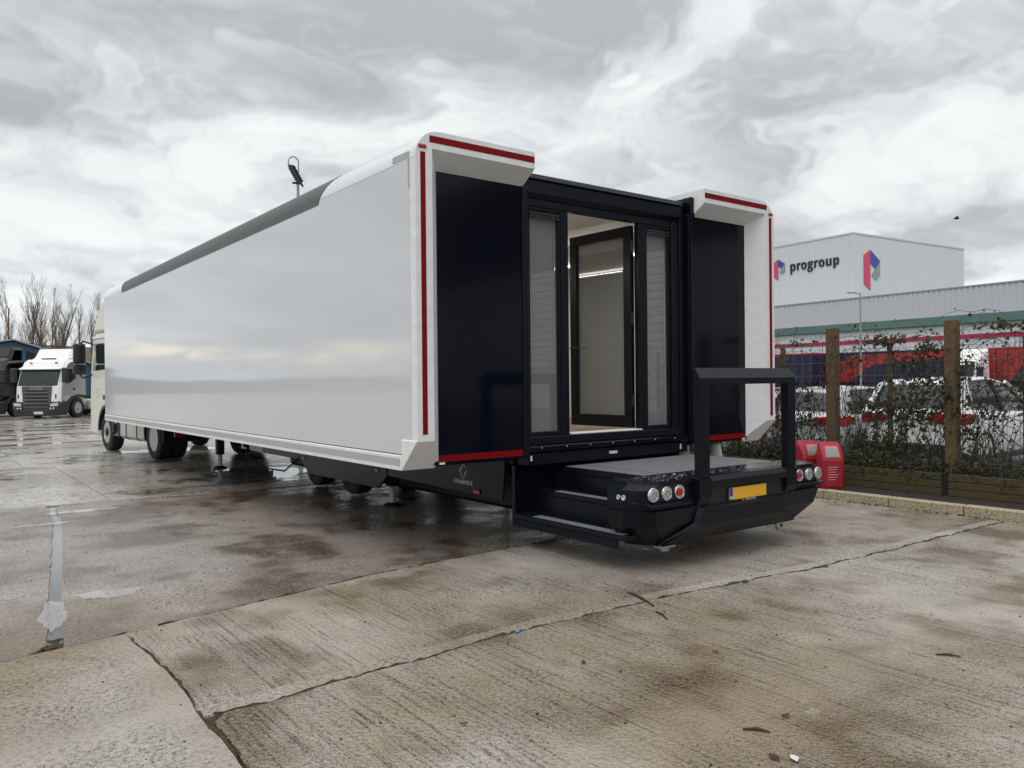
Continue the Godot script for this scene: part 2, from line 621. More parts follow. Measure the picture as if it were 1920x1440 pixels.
func slab(parent: Node, rim: Array, material: String, off: Vector2, top := 0.0) -> void:
	var poly := PackedVector2Array(rim)
	var mb := MB.new()
	var ix := Geometry2D.triangulate_polygon(poly)
	for k in range(0, ix.size(), 3):
		var q := [poly[ix[k]], poly[ix[k + 1]], poly[ix[k + 2]]]
		if (q[1] - q[0]).cross(q[2] - q[0]) > 0:
			q.reverse()
		mb.tri(V(q[0].x, top, q[0].y), V(q[1].x, top, q[1].y), V(q[2].x, top, q[2].y))
	var mid := Vector2.ZERO
	for p in poly:
		mid += p / poly.size()
	var cw := Geometry2D.is_polygon_clockwise(poly)
	for i in poly.size():
		var a := poly[i]
		var b := poly[(i + 1) % poly.size()]
		var nr := (b - a).orthogonal().normalized() * (-1.0 if cw else 1.0)
		var ao := a + nr * 0.006
		var bo := b + nr * 0.006
		mb.quad(V(a.x, top, a.y), V(b.x, top, b.y), V(bo.x, top - 0.008, bo.y), V(ao.x, top - 0.008, ao.y))
		mb.quad(V(ao.x, top - 0.008, ao.y), V(bo.x, top - 0.008, bo.y), V(bo.x, top - 0.06, bo.y), V(ao.x, top - 0.06, ao.y))
	for p in mb.v:
		mb.t.append(Vector2(p.x, p.z) + off)
	put("slab", mb, material, parent)

func shift(line: Array, d: Vector2) -> Array:
	return line.map(func(p): return p + d)

func back(a: Array) -> Array:
	var b := a.duplicate()
	b.reverse()
	return b

func blob(cx: float, cz: float, rx: float, rz: float, turn: float, sd: int, rag := 0.35) -> PackedVector2Array:
	var nz := noise(sd, 0.55, 5)
	var out := PackedVector2Array()
	for i in 120:
		var an := TAU * i / 120.0
		var r := 1.0 + rag * nz.get_noise_2d(cos(an) * 1.6 + sd, sin(an) * 1.6) * 1.9
		out.append(Vector2(cx, cz) + (Vector2(cos(an) * rx, sin(an) * rz) * r).rotated(turn))
	return out

func puddle(shape: PackedVector2Array, y: float, label: String) -> void:
	var mb := MB.new()
	var ix := Geometry2D.triangulate_polygon(shape)
	for k in range(0, ix.size(), 3):
		var q := [shape[ix[k]], shape[ix[k + 1]], shape[ix[k + 2]]]
		if (q[1] - q[0]).cross(q[2] - q[0]) > 0:
			q.reverse()
		mb.tri(V(q[0].x, y, q[0].y), V(q[1].x, y, q[1].y), V(q[2].x, y, q[2].y))
	var o := put("puddle", mb, "water")
	meta(o, label, "puddle", "", "structure")

func moss_line(line: Array, w0: float, sd: int, label: String) -> void:   # moss and silt filling a joint, uneven in height and width
	var nz := noise(sd, 3.0, 4)
	var rings := []
	var far := 0.0
	for i in line.size():
		var p: Vector2 = line[i]
		var d: Vector2 = (line[mini(i + 1, line.size() - 1)] - line[maxi(i - 1, 0)]).normalized()
		var nr := d.orthogonal()
		var w := w0 * clampf(0.5 + 2.2 * nz.get_noise_2d(p.x * 0.9, p.y * 0.9) + 0.8 * nz.get_noise_2d(p.x * 5.0, p.y * 5.0), 0.05, 1.9)
		var ring := PackedVector3Array()
		for k in 7:
			var s := k / 3.0 - 1.0
			var q := p + nr * s * w
			var hh := -0.014 + (1.0 - s * s) * (0.016 + 0.022 * nz.get_noise_2d(q.x * 9.0, q.y * 9.0))
			ring.append(V(q.x, hh, q.y))
		rings.append(ring)
	var mb := MB.new().loft(rings, true, false, false)
	var o := put("moss", mb, "moss")
	meta(o, label, "moss", "", "stuff")

func ground() -> void:
	var g := MB.new()
	g.quad(V(-700, -0.07, 500), V(700, -0.07, 500), V(700, -0.07, -700), V(-700, -0.07, -700))
	var go := put("ground", g, "soil")
	meta(go, "dark wet soil under and beyond the concrete yard", "ground", "", "structure")
	var y := struct("yard_paving", "wet brown grey concrete yard laid in large slabs")
	var jb := rough_line([Vector2(-2.36, 1.93), Vector2(-1.61, 1.89), Vector2(-0.19, 1.82), Vector2(1.08, 1.86), Vector2(2.92, 2.07), Vector2(6.5, 2.14)], 0.04, 1, 0.05)
	var ja := rough_line([Vector2(-2.38, 0.22), Vector2(-0.33, -0.20), Vector2(1.39, -0.33), Vector2(6.5, -0.45)], 0.012, 2)
	var jal := rough_line([Vector2(-14, 2.2), Vector2(-3.09, 0.35), Vector2(-2.38, 0.22)], 0.014, 3)
	var jc := rough_line([Vector2(-2.38, 0.22), Vector2(-2.33, 1.2), Vector2(-2.36, 1.93), Vector2(-2.37, 2.57), Vector2(-2.40, 9.0)], 0.018, 4)
	var jd := rough_line([Vector2(-14, -7.9), Vector2(-2.56, -6.70), Vector2(0, -6.42), Vector2(6.5, -5.9)], 0.015, 5)
	var jp := rough_line([Vector2(-1.97, -6.62), Vector2(-2.1, -5.0), Vector2(-2.5, -2.0), Vector2(-2.80, 0.29)], 0.02, 6)
	var cut := jc.find(jc.filter(func(p): return p.y > 1.93)[0])
	# near slab, between the mossy joint and the photographer; its corner is broken away
	var low := jc.slice(cut + 3)
	slab(y, shift([Vector2(-2.325, 1.985)] + jb.slice(2), Vector2(0, 0.014)) + [Vector2(6.47, 9)] + shift(back(low), Vector2(0.02, 0)), "brushed_concrete", Vector2(2.2, 1.1))
	var jz := [Vector2(-2.36, 1.93), Vector2(-1.61, 1.89), Vector2(-0.19, 1.82), Vector2(1.08, 1.86), Vector2(2.92, 2.07), Vector2(6.5, 2.14)]
	var inner := rough_line(jz, 0.006, 8, 0.2).map(func(p): return p + Vector2(0, -0.14))
	slab(y, back(shift(jb, Vector2(0, -0.012))) + inner, "grey_concrete", Vector2(1.7, 2.6), -0.001)
	slab(y, ja + back(shift(inner, Vector2(0, -0.003))) + back(shift(jc.filter(func(p): return p.y > 0.30 and p.y < 1.70), Vector2(0.012, 0))), "brushed_concrete", Vector2(5.9, 4.4), -0.003)
	slab(y, shift(jal, Vector2(0, 0.012)) + shift(jc.slice(1), Vector2(-0.012, 0)) + [Vector2(-14, 9)], "grey_concrete", Vector2(0.4, 0.9), 0.002)
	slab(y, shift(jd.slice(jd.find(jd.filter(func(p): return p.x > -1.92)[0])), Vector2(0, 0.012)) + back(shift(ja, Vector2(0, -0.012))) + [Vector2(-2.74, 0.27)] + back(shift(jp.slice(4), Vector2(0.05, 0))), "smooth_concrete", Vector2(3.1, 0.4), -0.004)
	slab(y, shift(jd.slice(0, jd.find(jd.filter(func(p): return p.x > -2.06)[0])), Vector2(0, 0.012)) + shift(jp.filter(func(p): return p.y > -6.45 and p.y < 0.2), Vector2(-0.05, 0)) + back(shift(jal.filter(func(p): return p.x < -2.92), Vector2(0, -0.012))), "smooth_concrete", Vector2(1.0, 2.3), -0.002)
	# rows further away
	var rows := [-6.5, -12.6, -19.0, -26.0, -34.0, -44.0, -58.0]
	for r in rows.size() - 1:
		var xs := [-40.0, -22.0, -9.0 + r * 0.8, -1.2 - r * 0.5, 6.47] if r < 2 else [-40.0, -22.0, -8.0 + r, 2.0 - r * 0.7, 9.0 + r * 0.4, 18.0, 30.0]
		for k in xs.size() - 1:
			var zt: float = rows[r]
			var top := [Vector2(xs[k] + 0.012, zt - 0.012), Vector2(xs[k + 1] - 0.012, zt - 0.012)]
			if r == 0:
				top = shift(jd, Vector2(0, -0.012)).filter(func(p): return p.x > xs[k] + 0.012 and p.x < xs[k + 1] - 0.012)
				if top.size() >= 2 and k > 1:
					top = [Vector2(xs[k] + 0.012, top[0].y)] + top + [Vector2(xs[k + 1] - 0.012, top[-1].y)]
				if top.size() < 2:
					top = [Vector2(xs[k] + 0.012, -8.0 if k == 0 else -7.9), Vector2(xs[k + 1] - 0.012, -7.9)]
				elif k == 1:
					top = [Vector2(xs[k] + 0.012, -7.9)] + top + [Vector2(xs[k + 1] - 0.012, top[-1].y)]
			var bz: float = rows[r + 1] + 0.012
			slab(y, top + [Vector2(xs[k + 1] - 0.012, bz), Vector2(xs[k] + 0.012, bz)], "far_concrete", Vector2(r * 3.7 + k * 2.3, r * 5.1 + k), -0.002 * ((r + k) % 3))
	for q in [[-165, -40.02, -6.6, -58], [-165, -60, -58.02, -150], [-59.98, 34, -58.02, -150], [-165, -14.02, 9, -6.58]]:
		slab(y, [Vector2(q[0], q[2]), Vector2(q[1], q[2]), Vector2(q[1], q[3]), Vector2(q[0], q[3])], "far_concrete", Vector2(3.3, 7.7), -0.006)
	# car park and verge beyond the fence
	var cp := MB.new().box(V(8.6, -0.06, -40), V(30, 0.03, 30))
	meta(put("car_park", cp, "asphalt"), "dark asphalt car park behind the fence", "car park", "", "structure")
	var ver := MB.new().box(V(30.02, -0.06, -60), V(38, 0.12, 40), 0.05)
	meta(put("verge", ver, "grass"), "strip of grass between the car park and the lorry yard", "verge", "", "structure")
	var ly := MB.new().box(V(38.02, -0.06, -110), V(101, 0.02, 40))
	meta(put("lorry_yard", ly, "asphalt"), "asphalt lorry yard in front of the warehouse", "yard", "", "structure")
	# joint fillings and standing water
	moss_line(jb.slice(1, -2), 0.046, 12, "green brown moss filling the long joint across the near concrete")
	moss_line(jc.slice(2), 0.024, 13, "dark moss in the joint running towards the bottom of the picture")
	moss_line(jal.slice(-12) , 0.012, 14, "thin silt in the joint at the left edge")
	moss_line(ja.slice(3), 0.008, 15, "thin silt in the joint below the trailer's rear")
	var strip := PackedVector2Array(shift(jp.slice(3, -2), Vector2(-0.052, 0)) + back(shift(jp.slice(3, -2), Vector2(0.052, 0))))
	puddle(strip, -0.011, "rainwater standing in the wide joint at the left")
	moss_line([Vector2(-2.80, 0.25), Vector2(-2.79, 0.2), Vector2(-2.78, 0.12), Vector2(-2.77, 0.05)], 0.06, 16, "clump of moss at the near end of the wide joint")
	puddle(blob(-1.75, -5.75, 0.42, 0.10, 0.1, 3), 0.004, "small bright puddle at the far end of the wide joint")
	puddle(blob(-2.28, -4.9, 0.28, 0.05, 0.0, 4), 0.004, "thin puddle crossing the wide joint")
	puddle(blob(-2.70, -0.55, 0.09, 0.42, 0.12, 7, 0.2), 0.004, "puddle swelling out of the wide joint near its end")
	puddle(blob(-2.26, -0.95, 0.22, 0.13, 0.1, 8, 0.3), 0.004, "faint shallow puddle beside the wide joint")
	puddle(blob(1.5, -8.3, 0.9, 1.15, 0.5, 9), 0.004, "bright puddle under the trailer beside its front leg")
	puddle(blob(0.9, -7.2, 1.15, 0.12, 0.06, 10), 0.005, "long thin puddle along the far joint under the trailer")
	puddle(blob(1.5, -15.2, 1.3, 0.55, 0.2, 17), 0.004, "puddle under the tractor unit behind its front wheel")
	puddle(blob(0.04, 3.75, 0.045, 0.03, 0.0, 20), 0.004, "palm sized puddle in the near slab")
	for k in 7:
		puddle(blob(-3.0 + k * 1.2 + rng.randf_range(-1, 1), -20.0 - k * 2.6, 2.8, 0.5, rng.randf_range(-0.1, 0.1), 30 + k), 0.006, ["puddle in the yard nearest the tractor's front wheel", "second puddle beyond the tractor's front wheel", "third puddle out across the far yard", "fourth puddle out across the far yard", "fifth puddle out across the far yard", "sixth puddle out across the far yard", "puddle in front of the parked tractors"][k])
	# rubble in the broken slab corner
	for k in 9:
		var s := rng.randf_range(0.018, 0.05)
		var rock := MB.new()
		var rr := []
		for q in 3:
			var ring := PackedVector3Array()
			for a in 6:
				var an := TAU * a / 6 + rng.randf() * 0.5
				ring.append(V(cos(an) * s * [1.0, 0.9, 0.5][q] * rng.randf_range(0.7, 1.1), [-0.02, 0.0, 0.008][q], sin(an) * s * [1.0, 0.9, 0.5][q]))
			rr.append(ring)
		rock.loft(rr, false)
		var o := put("concrete_chip", rock, "kerb_stone")
		o.position = V(-2.33 + rng.randf() * 0.12, -0.012, 1.97 + rng.randf() * 0.22)
		meta(o, "broken concrete chip in the moss where two joints meet", "rubble", "concrete chips at the joint corner")

# ---------------------------------------------------------------- far surroundings
func ridge(called: String, label: String, az0: float, az1: float, dist: float, h: float, sd: int) -> void:   # azimuth in degrees right of -z
	var nz := noise(sd, 0.012, 4)
	var rings := []
	for k in 90:
		var az := deg_to_rad(lerpf(az0, az1, k / 89.0))
		var dv := V(sin(az), 0, -cos(az))
		var hh := h * (0.75 + 0.5 * nz.get_noise_1d(k * 3.0)) * clampf(minf(k, 89 - k) / 8.0, 0.05, 1.0) * lerpf(0.30, 1.0, smoothstep(-14.0, 3.0, rad_to_deg(az)))
		var ring := PackedVector3Array()
		for q in [[0.0, -0.02], [0.25, 0.35], [0.5, 0.7], [0.8, 0.95], [1.0, 1.0], [1.5, 0.8]]:
			var at: Vector3 = dv * (dist + q[0] * h * 5.0)
			ring.append(at + V(0, hh * q[1] + (nz.get_noise_2d(at.x * 4.0, at.z * 4.0) * h * 0.06 if q[1] > 0 else 0.0), 0))
		rings.append(ring)
	meta(put(called, MB.new().loft(rings, true, false, false), "hill_scrub"), label, "hill", "", "structure")

func surroundings() -> void:
	ridge("hill", "low brown scrubby hill behind the bare trees", -75, 24, 150, 12.0, 3)
	# blue steel shed behind the parked tractor units
	var t := thing("blue_shed", "blue steel shed with shallow gable behind the parked tractor units", "shed", V(0.5, 0, -62), 12.0)
	var prof := P2([-9, 0, 9, 0, 9, 2.9, 2, 4.9, -9, 2.9])
	put("wall", MB.new().prism(prof, 2, -14, 0, 0.02), "shed_blue", t)
	for k in 18:
		var x := -8.6 + k
		var top := lerpf(2.9, 4.9, (x + 9.0) / 11.0) if x < 2 else lerpf(4.9, 2.9, (x - 2.0) / 7.0)
		put("cladding_rib", bar(V(x - 0.05, 0, 0.0), V(x + 0.05, top - 0.15, 0.05), 0.01), "shed_blue", t)
	for s in [[-9.3, 2.82, 2.0, 5.0], [2.0, 5.0, 9.3, 2.75]]:
		var d := Vector2(s[2] - s[0], s[3] - s[1]).normalized().orthogonal() * 0.1
		put("roof_sheet", MB.new().prism(P2([s[0], s[1], s[2], s[3], s[2] - d.x, s[3] - d.y, s[0] - d.x, s[1] - d.y]), 2, -14.3, 0.3), "shed_roof", t)
	# floodlight mast behind the trailer
	var f := thing("floodlight_mast", "black floodlight on a thin grey mast rising behind the trailer roof", "floodlight", V(6.66, 0, -18.95))
	put("mast", MB.new().tube([V(0, 0, 0), V(0, 8.3, 0)], [0.075, 0.045], 12), "galvanised", f)
	put("base_plate", bar(V(-0.2, 0, -0.2), V(0.2, 0.03, 0.2)), "galvanised", f)
	put("cross_bracket", bar(V(-0.19, 8.16, -0.05), V(0.12, 8.21, 0.05), 0.01), "dark_plastic", f)
	var head := group_of("lamp_head", f)
	head.position = V(-0.06, 8.5, 0)
	head.rotation_degrees = V(0, -37, 28)
	put("housing", bar(V(-0.10, -0.32, -0.20), V(0.02, 0.30, 0.20), 0.03), "dark_plastic", head)
	put("lens", bar(V(-0.125, -0.24, -0.16), V(-0.101, 0.22, 0.16), 0.005), "galvanised", head)
	for k in 6:
		put("cooling_fin", bar(V(0.02, -0.28 + k * 0.1, -0.17), V(0.08, -0.265 + k * 0.1, 0.17), 0.002), "dark_plastic", head)
	for s in [-1, 1]:
		put("yoke_arm", bar(V(-0.06, -0.42, s * 0.215 - 0.012), V(0.0, 0.05, s * 0.215 + 0.012), 0.004), "dark_plastic", head)
	var loop := []
	for k in 13:
		var a := PI * k / 12.0
		loop.append(V(-0.15 - cos(a) * 0.17, 8.86 + sin(a) * 0.17, 0.02))
	loop.append(V(0.02, 8.4, 0.02))
	put("cable_loop", MB.new().tube([V(-0.33, 8.72, 0.02)] + loop, 0.022, 8), "galvanised", f)
	# street lamp by the lorry yard
	var l := thing("street_lamp", "tall slim grey street lamp in front of the pale warehouse", "street lamp", V(48.9, 0, -23.3))
	put("column", MB.new().tube([V(0, 0, 0), V(0, 1.2, 0), V(0, 1.22, 0), V(0, 7.5, 0)], [0.11, 0.10, 0.075, 0.05], 12), "galvanised", l)
	put("arm", MB.new().tube([V(0, 7.48, 0), V(-0.25, 7.53, -0.25)], 0.035, 8), "galvanised", l)
	var lh := put("lamp_head", bar(V(-0.45, 0, -0.13), V(0.1, 0.08, 0.13), 0.03), "galvanised", l)
	lh.position = V(-0.3, 7.52, -0.3)
	lh.rotation_degrees.y = -45
	# pale clad unit to the right and behind the photographer: the trailer's rear panes mirror it
	var u := thing("clad_unit", "pale ribbed industrial unit beyond the car park, mirrored in the trailer's rear glass", "building", V(27, 0, 18), 0.0)
	put("wall", bar(V(0, 0, -2), V(22, 2.4, 26), 0.02), "cladding_grey", u)
	for k in 14:
		put("cladding_sheet", MB.new().prism(P2([0, 2.4 + k * 0.42, -0.09, 2.46 + k * 0.42, -0.09, 2.72 + k * 0.42, 0, 2.81 + k * 0.42, 22, 2.81 + k * 0.42, 22, 2.4 + k * 0.42]), 2, -2, 26), "cladding_white", u)
	put("raised_dark_parapet", bar(V(-0.15, 8.28, -2.1), V(22.1, 15.0, 26.1), 0.03), "roof_grey", u)  # unseen top, raised and darkened so the trailer's rear panels mirror no sky
	put("roller_door", bar(V(-0.06, 0, 6), V(0.0, 4.0, 10.5), 0.01), "roof_grey", u)

func letters_p(t: Node3D, sc: float, at: Transform3D) -> void:   # the folded-ribbon P
	var o := group_of("emblem", t)
	o.transform = at
	for q in [["red_band", "logo_red", [0, 5.05, 1.72, 6.0, 1.72, -0.7, 0, 0.3]], ["blue_band", "logo_blue", [1.76, 6.0, 4.40, 4.35, 3.12, 3.02, 1.76, 3.80]], ["grey_band", "logo_grey", [4.40, 4.30, 4.40, 1.88, 3.25, 1.02, 2.12, 1.88, 3.15, 2.98]]]:
		var pts := P2(q[2])
		for i in pts.size():
			pts[i] *= sc
		put(q[0], MB.new().prism(pts, 2, 0.0, 0.12, 0.0), q[1], o)

func warehouses() -> void:
	# tall high-bay hall; local x runs along its right face, -z along its left face
	var t := thing("high_bay_warehouse", "tall pale high bay warehouse with red and blue folded ribbon emblems", "building", V(119.66, 0, -63.96), -5.0)
	put("wall", bar(V(0, 0, -46), V(33.1, 25.2, 0), 0.02), "cladding_white", t)
	put("roof_edge", bar(V(-0.12, 25.2, -46.1), V(33.2, 25.5, 0.12), 0.02), "cladding_grey", t)
	put("corner_trim", bar(V(-0.06, 0, -0.6), V(0.6, 25.2, 0.06), 0.02), "cladding_white", t)
	for k in 32:
		put("wall_panel", bar(V(0.62 + k * 1.0, 0.1, 0.0), V(1.61 + k * 1.0, 25.15, 0.035), 0.008), "cladding_white", t)
	for k in 22:
		put("wall_panel", bar(V(-0.035, 0.1, -2.65 - k * 2.0), V(0.0, 25.15, -0.66 - k * 2.0), 0.008), "cladding_white", t)
	letters_p(t, 1.0, Transform3D(Basis(), V(2.6, 16.9, 0.04)))
	letters_p(t, 0.55, Transform3D(Basis(Vector3.UP, -PI / 2), V(-0.05, 19.7, -16.0)))
	var w := put("lettering", text("progroup", 2.25, 0.12, 700), "logo_navy", t)
	w.position = V(-0.12, 21.35, -7.55)
	w.rotation_degrees.y = -90
	# long low hall in front of it
	var b := thing("long_warehouse", "long low warehouse with ribbed grey fascia, green gutter and crimson stripe", "building", V(102.71, 0, -32.85), -5.0)
	put("wall", bar(V(0.2, 0, -75), V(60, 8.4, 30), 0.02), "cladding_white", b)
	var rib := PackedVector2Array()
	var zz := 30.0
	while zz > -75.0:
		for q in [[0.0, 0.0], [0.12, -0.09], [0.36, -0.09], [0.48, 0.0]]:
			rib.append(Vector2(q[1], zz - q[0]))
		zz -= 0.72
	rib.append(Vector2(0.5, zz))
	rib.append(Vector2(0.5, 30))
	put("fascia_cladding", MB.new().prism(rib, 1, 9.55, 13.0), "cladding_grey", b)
	put("roof_edge", bar(V(-0.16, 13.0, -75.2), V(60, 13.2, 30.2), 0.02), "shed_roof", b)
	put("gutter", bar(V(-0.25, 8.4, -75), V(0.5, 9.53, 30), 0.05), "gutter_green", b)
	put("stripe", bar(V(0.1, 6.5, -75), V(0.195, 7.05, 30), 0.01), "crimson", b)
	for k in 14:
		put("dock_door", bar(V(0.08, 0.9, 24.0 - k * 6.6 - 3.4), V(0.195, 4.6, 24.0 - k * 6.6), 0.02), "roof_grey", b)

# ---------------------------------------------------------------- bare trees
func grow(mb: MB, tw: MB, at: Vector3, dir: Vector3, len: float, rad: float, depth: int) -> void:
	var path := [at]
	var rr := [rad]
	var segs := 4 if depth < 2 else 3
	var d := dir
	for k in segs:
		d = (d + V(rng.randf_range(-1, 1), rng.randf_range(-0.1, 0.6), rng.randf_range(-1, 1)) * 0.11).normalized()
		path.append(path[-1] + d * len / segs)
		rr.append(rad * lerpf(1.0, 0.35, (k + 1.0) / segs))
	(mb if depth == 0 else tw).tube(path, rr, 6 if depth == 0 else 3)
	if depth >= 3:
		return
	var count: int = [24, 8, 4][depth]
	for k in count:
		var f := rng.randf_range(0.22 if depth == 0 else 0.15, 0.98)
		var i := mini(int(f * segs), segs - 1)
		var p: Vector3 = path[i].lerp(path[i + 1], f * segs - i)
		var az := rng.randf() * TAU
		var side := V(cos(az), 0, sin(az))
		var nd := (d * rng.randf_range(0.9, 1.5) + side * rng.randf_range(0.3, 0.72) + Vector3.UP * 0.45).normalized()
		grow(mb, tw, p, nd, len * rng.randf_range(0.28, 0.5) * (1.15 - 0.5 * f), maxf(rr[i] * rng.randf_range(0.28, 0.45), 0.007), depth + 1)

func trees() -> void:
	var made := []
	for k in 4:
		rng.seed = 100 + k
		var t := Node3D.new()
		var trunk := MB.new()
		var tw := MB.new()
		grow(trunk, tw, Vector3.ZERO, Vector3.UP, 10.8, 0.135, 0)
		if k == 2:
			grow(trunk, tw, V(0, 2.6, 0), V(-0.42, 1, 0.1).normalized(), 7.0, 0.11, 0)
			grow(trunk, tw, V(0, 2.9, 0), V(0.4, 1, -0.1).normalized(), 6.6, 0.10, 0)
		put("trunk", trunk, "bark", t)
		put("crown", tw, "bark_pale", t)
		made.append(t)
	var at := [[3.4, -83, 0, 0.86, "bare tree rising above the black truck at the left edge"], [4.9, -81.7, 1, 0.9, "bare twin topped tree left of the white parked tractor"], [5.9, -83.5, 3, 0.8, "slim bare tree just left of the widest one"], [7.3, -79.9, 2, 0.86, "widest bare tree, forked low, above the white parked tractor"], [8.3, -83, 1, 0.72, "slender bare tree close behind the widest one's right side"], [9.2, -78.6, 0, 0.74, "bare tree right of the widest one"], [10.3, -77.8, 3, 0.72, "small bare tree nearest the trailer front"], [11.6, -79, 1, 0.78, "bare tree mostly hidden by the trailer front"], [1.6, -80, 3, 0.85, "bare tree just outside the left edge"], [4.1, -86, 3, 0.86, "bare tree standing between the two leftmost skyline trees"], [8.0, -86, 3, 0.82, "thin bare tree behind the widest one, to its right"], [2.6, -79, 1, 0.80, "bare tree nearest the left edge, in front of its neighbours"], [6.6, -88, 0, 0.84, "bare tree furthest back, seen between the widest ones"]]
	var used := [false, false, false, false]
	for a in at:
		var t: Node3D = made[a[2]] if not used[a[2]] else made[a[2]].duplicate()
		used[a[2]] = true
		t.name = numbered("bare_tree")
		add_child(t)
		t.position = V(a[0], 0, a[1])
		t.scale = Vector3.ONE * a[3]
		t.rotation_degrees.y = a[0] * 37.0 if a[2] != 2 else 30.0
		meta(t, a[4], "tree", "bare trees on the skyline")
	rng.seed = 5
	# low scrub below the trees, one dark bushy conifer
	var sc := MB.new()
	for k in 900:
		var p := V(rng.randf_range(-4, 22), 0, rng.randf_range(-88, -70))
		var h := rng.randf_range(0.8, 3.2)
		sc.tube([p, p + V(rng.randf_range(-0.4, 0.4), h * 0.5, rng.randf_range(-0.4, 0.4)), p + V(rng.randf_range(-0.9, 0.9), h, rng.randf_range(-0.9, 0.9))], [0.03, 0.02, 0.01], 3)
	meta(put("scrub", sc, "bark_pale"), "bare brown scrub below the trees", "scrub", "", "stuff")

# ---------------------------------------------------------------- the expandable trailer
const POD := 1.33
const LEN := 13.9

func mirror(mb: MB, w: float) -> MB:   # the same shape for the pod on the other side
	for i in range(0, mb.v.size(), 3):
		for k in 3:
			mb.v[i + k].x = w - mb.v[i + k].x
			mb.n[i + k].x = -mb.n[i + k].x
		var a := mb.v[i + 1]; mb.v[i + 1] = mb.v[i + 2]; mb.v[i + 2] = a
		var b := mb.n[i + 1]; mb.n[i + 1] = mb.n[i + 2]; mb.n[i + 2] = b
	return mb

func edge_arc(r: float, top: float, grow_by := 0.0) -> Array:   # the rounded roof edge in (x, y), from the side up to the roof
	var out := []
	for k in 11:
		var a := PI * (1.0 - 0.5 * k / 10.0)
		out.append(Vector2(r + cos(a) * (r + grow_by), top - r + sin(a) * (r + grow_by)))
	return out

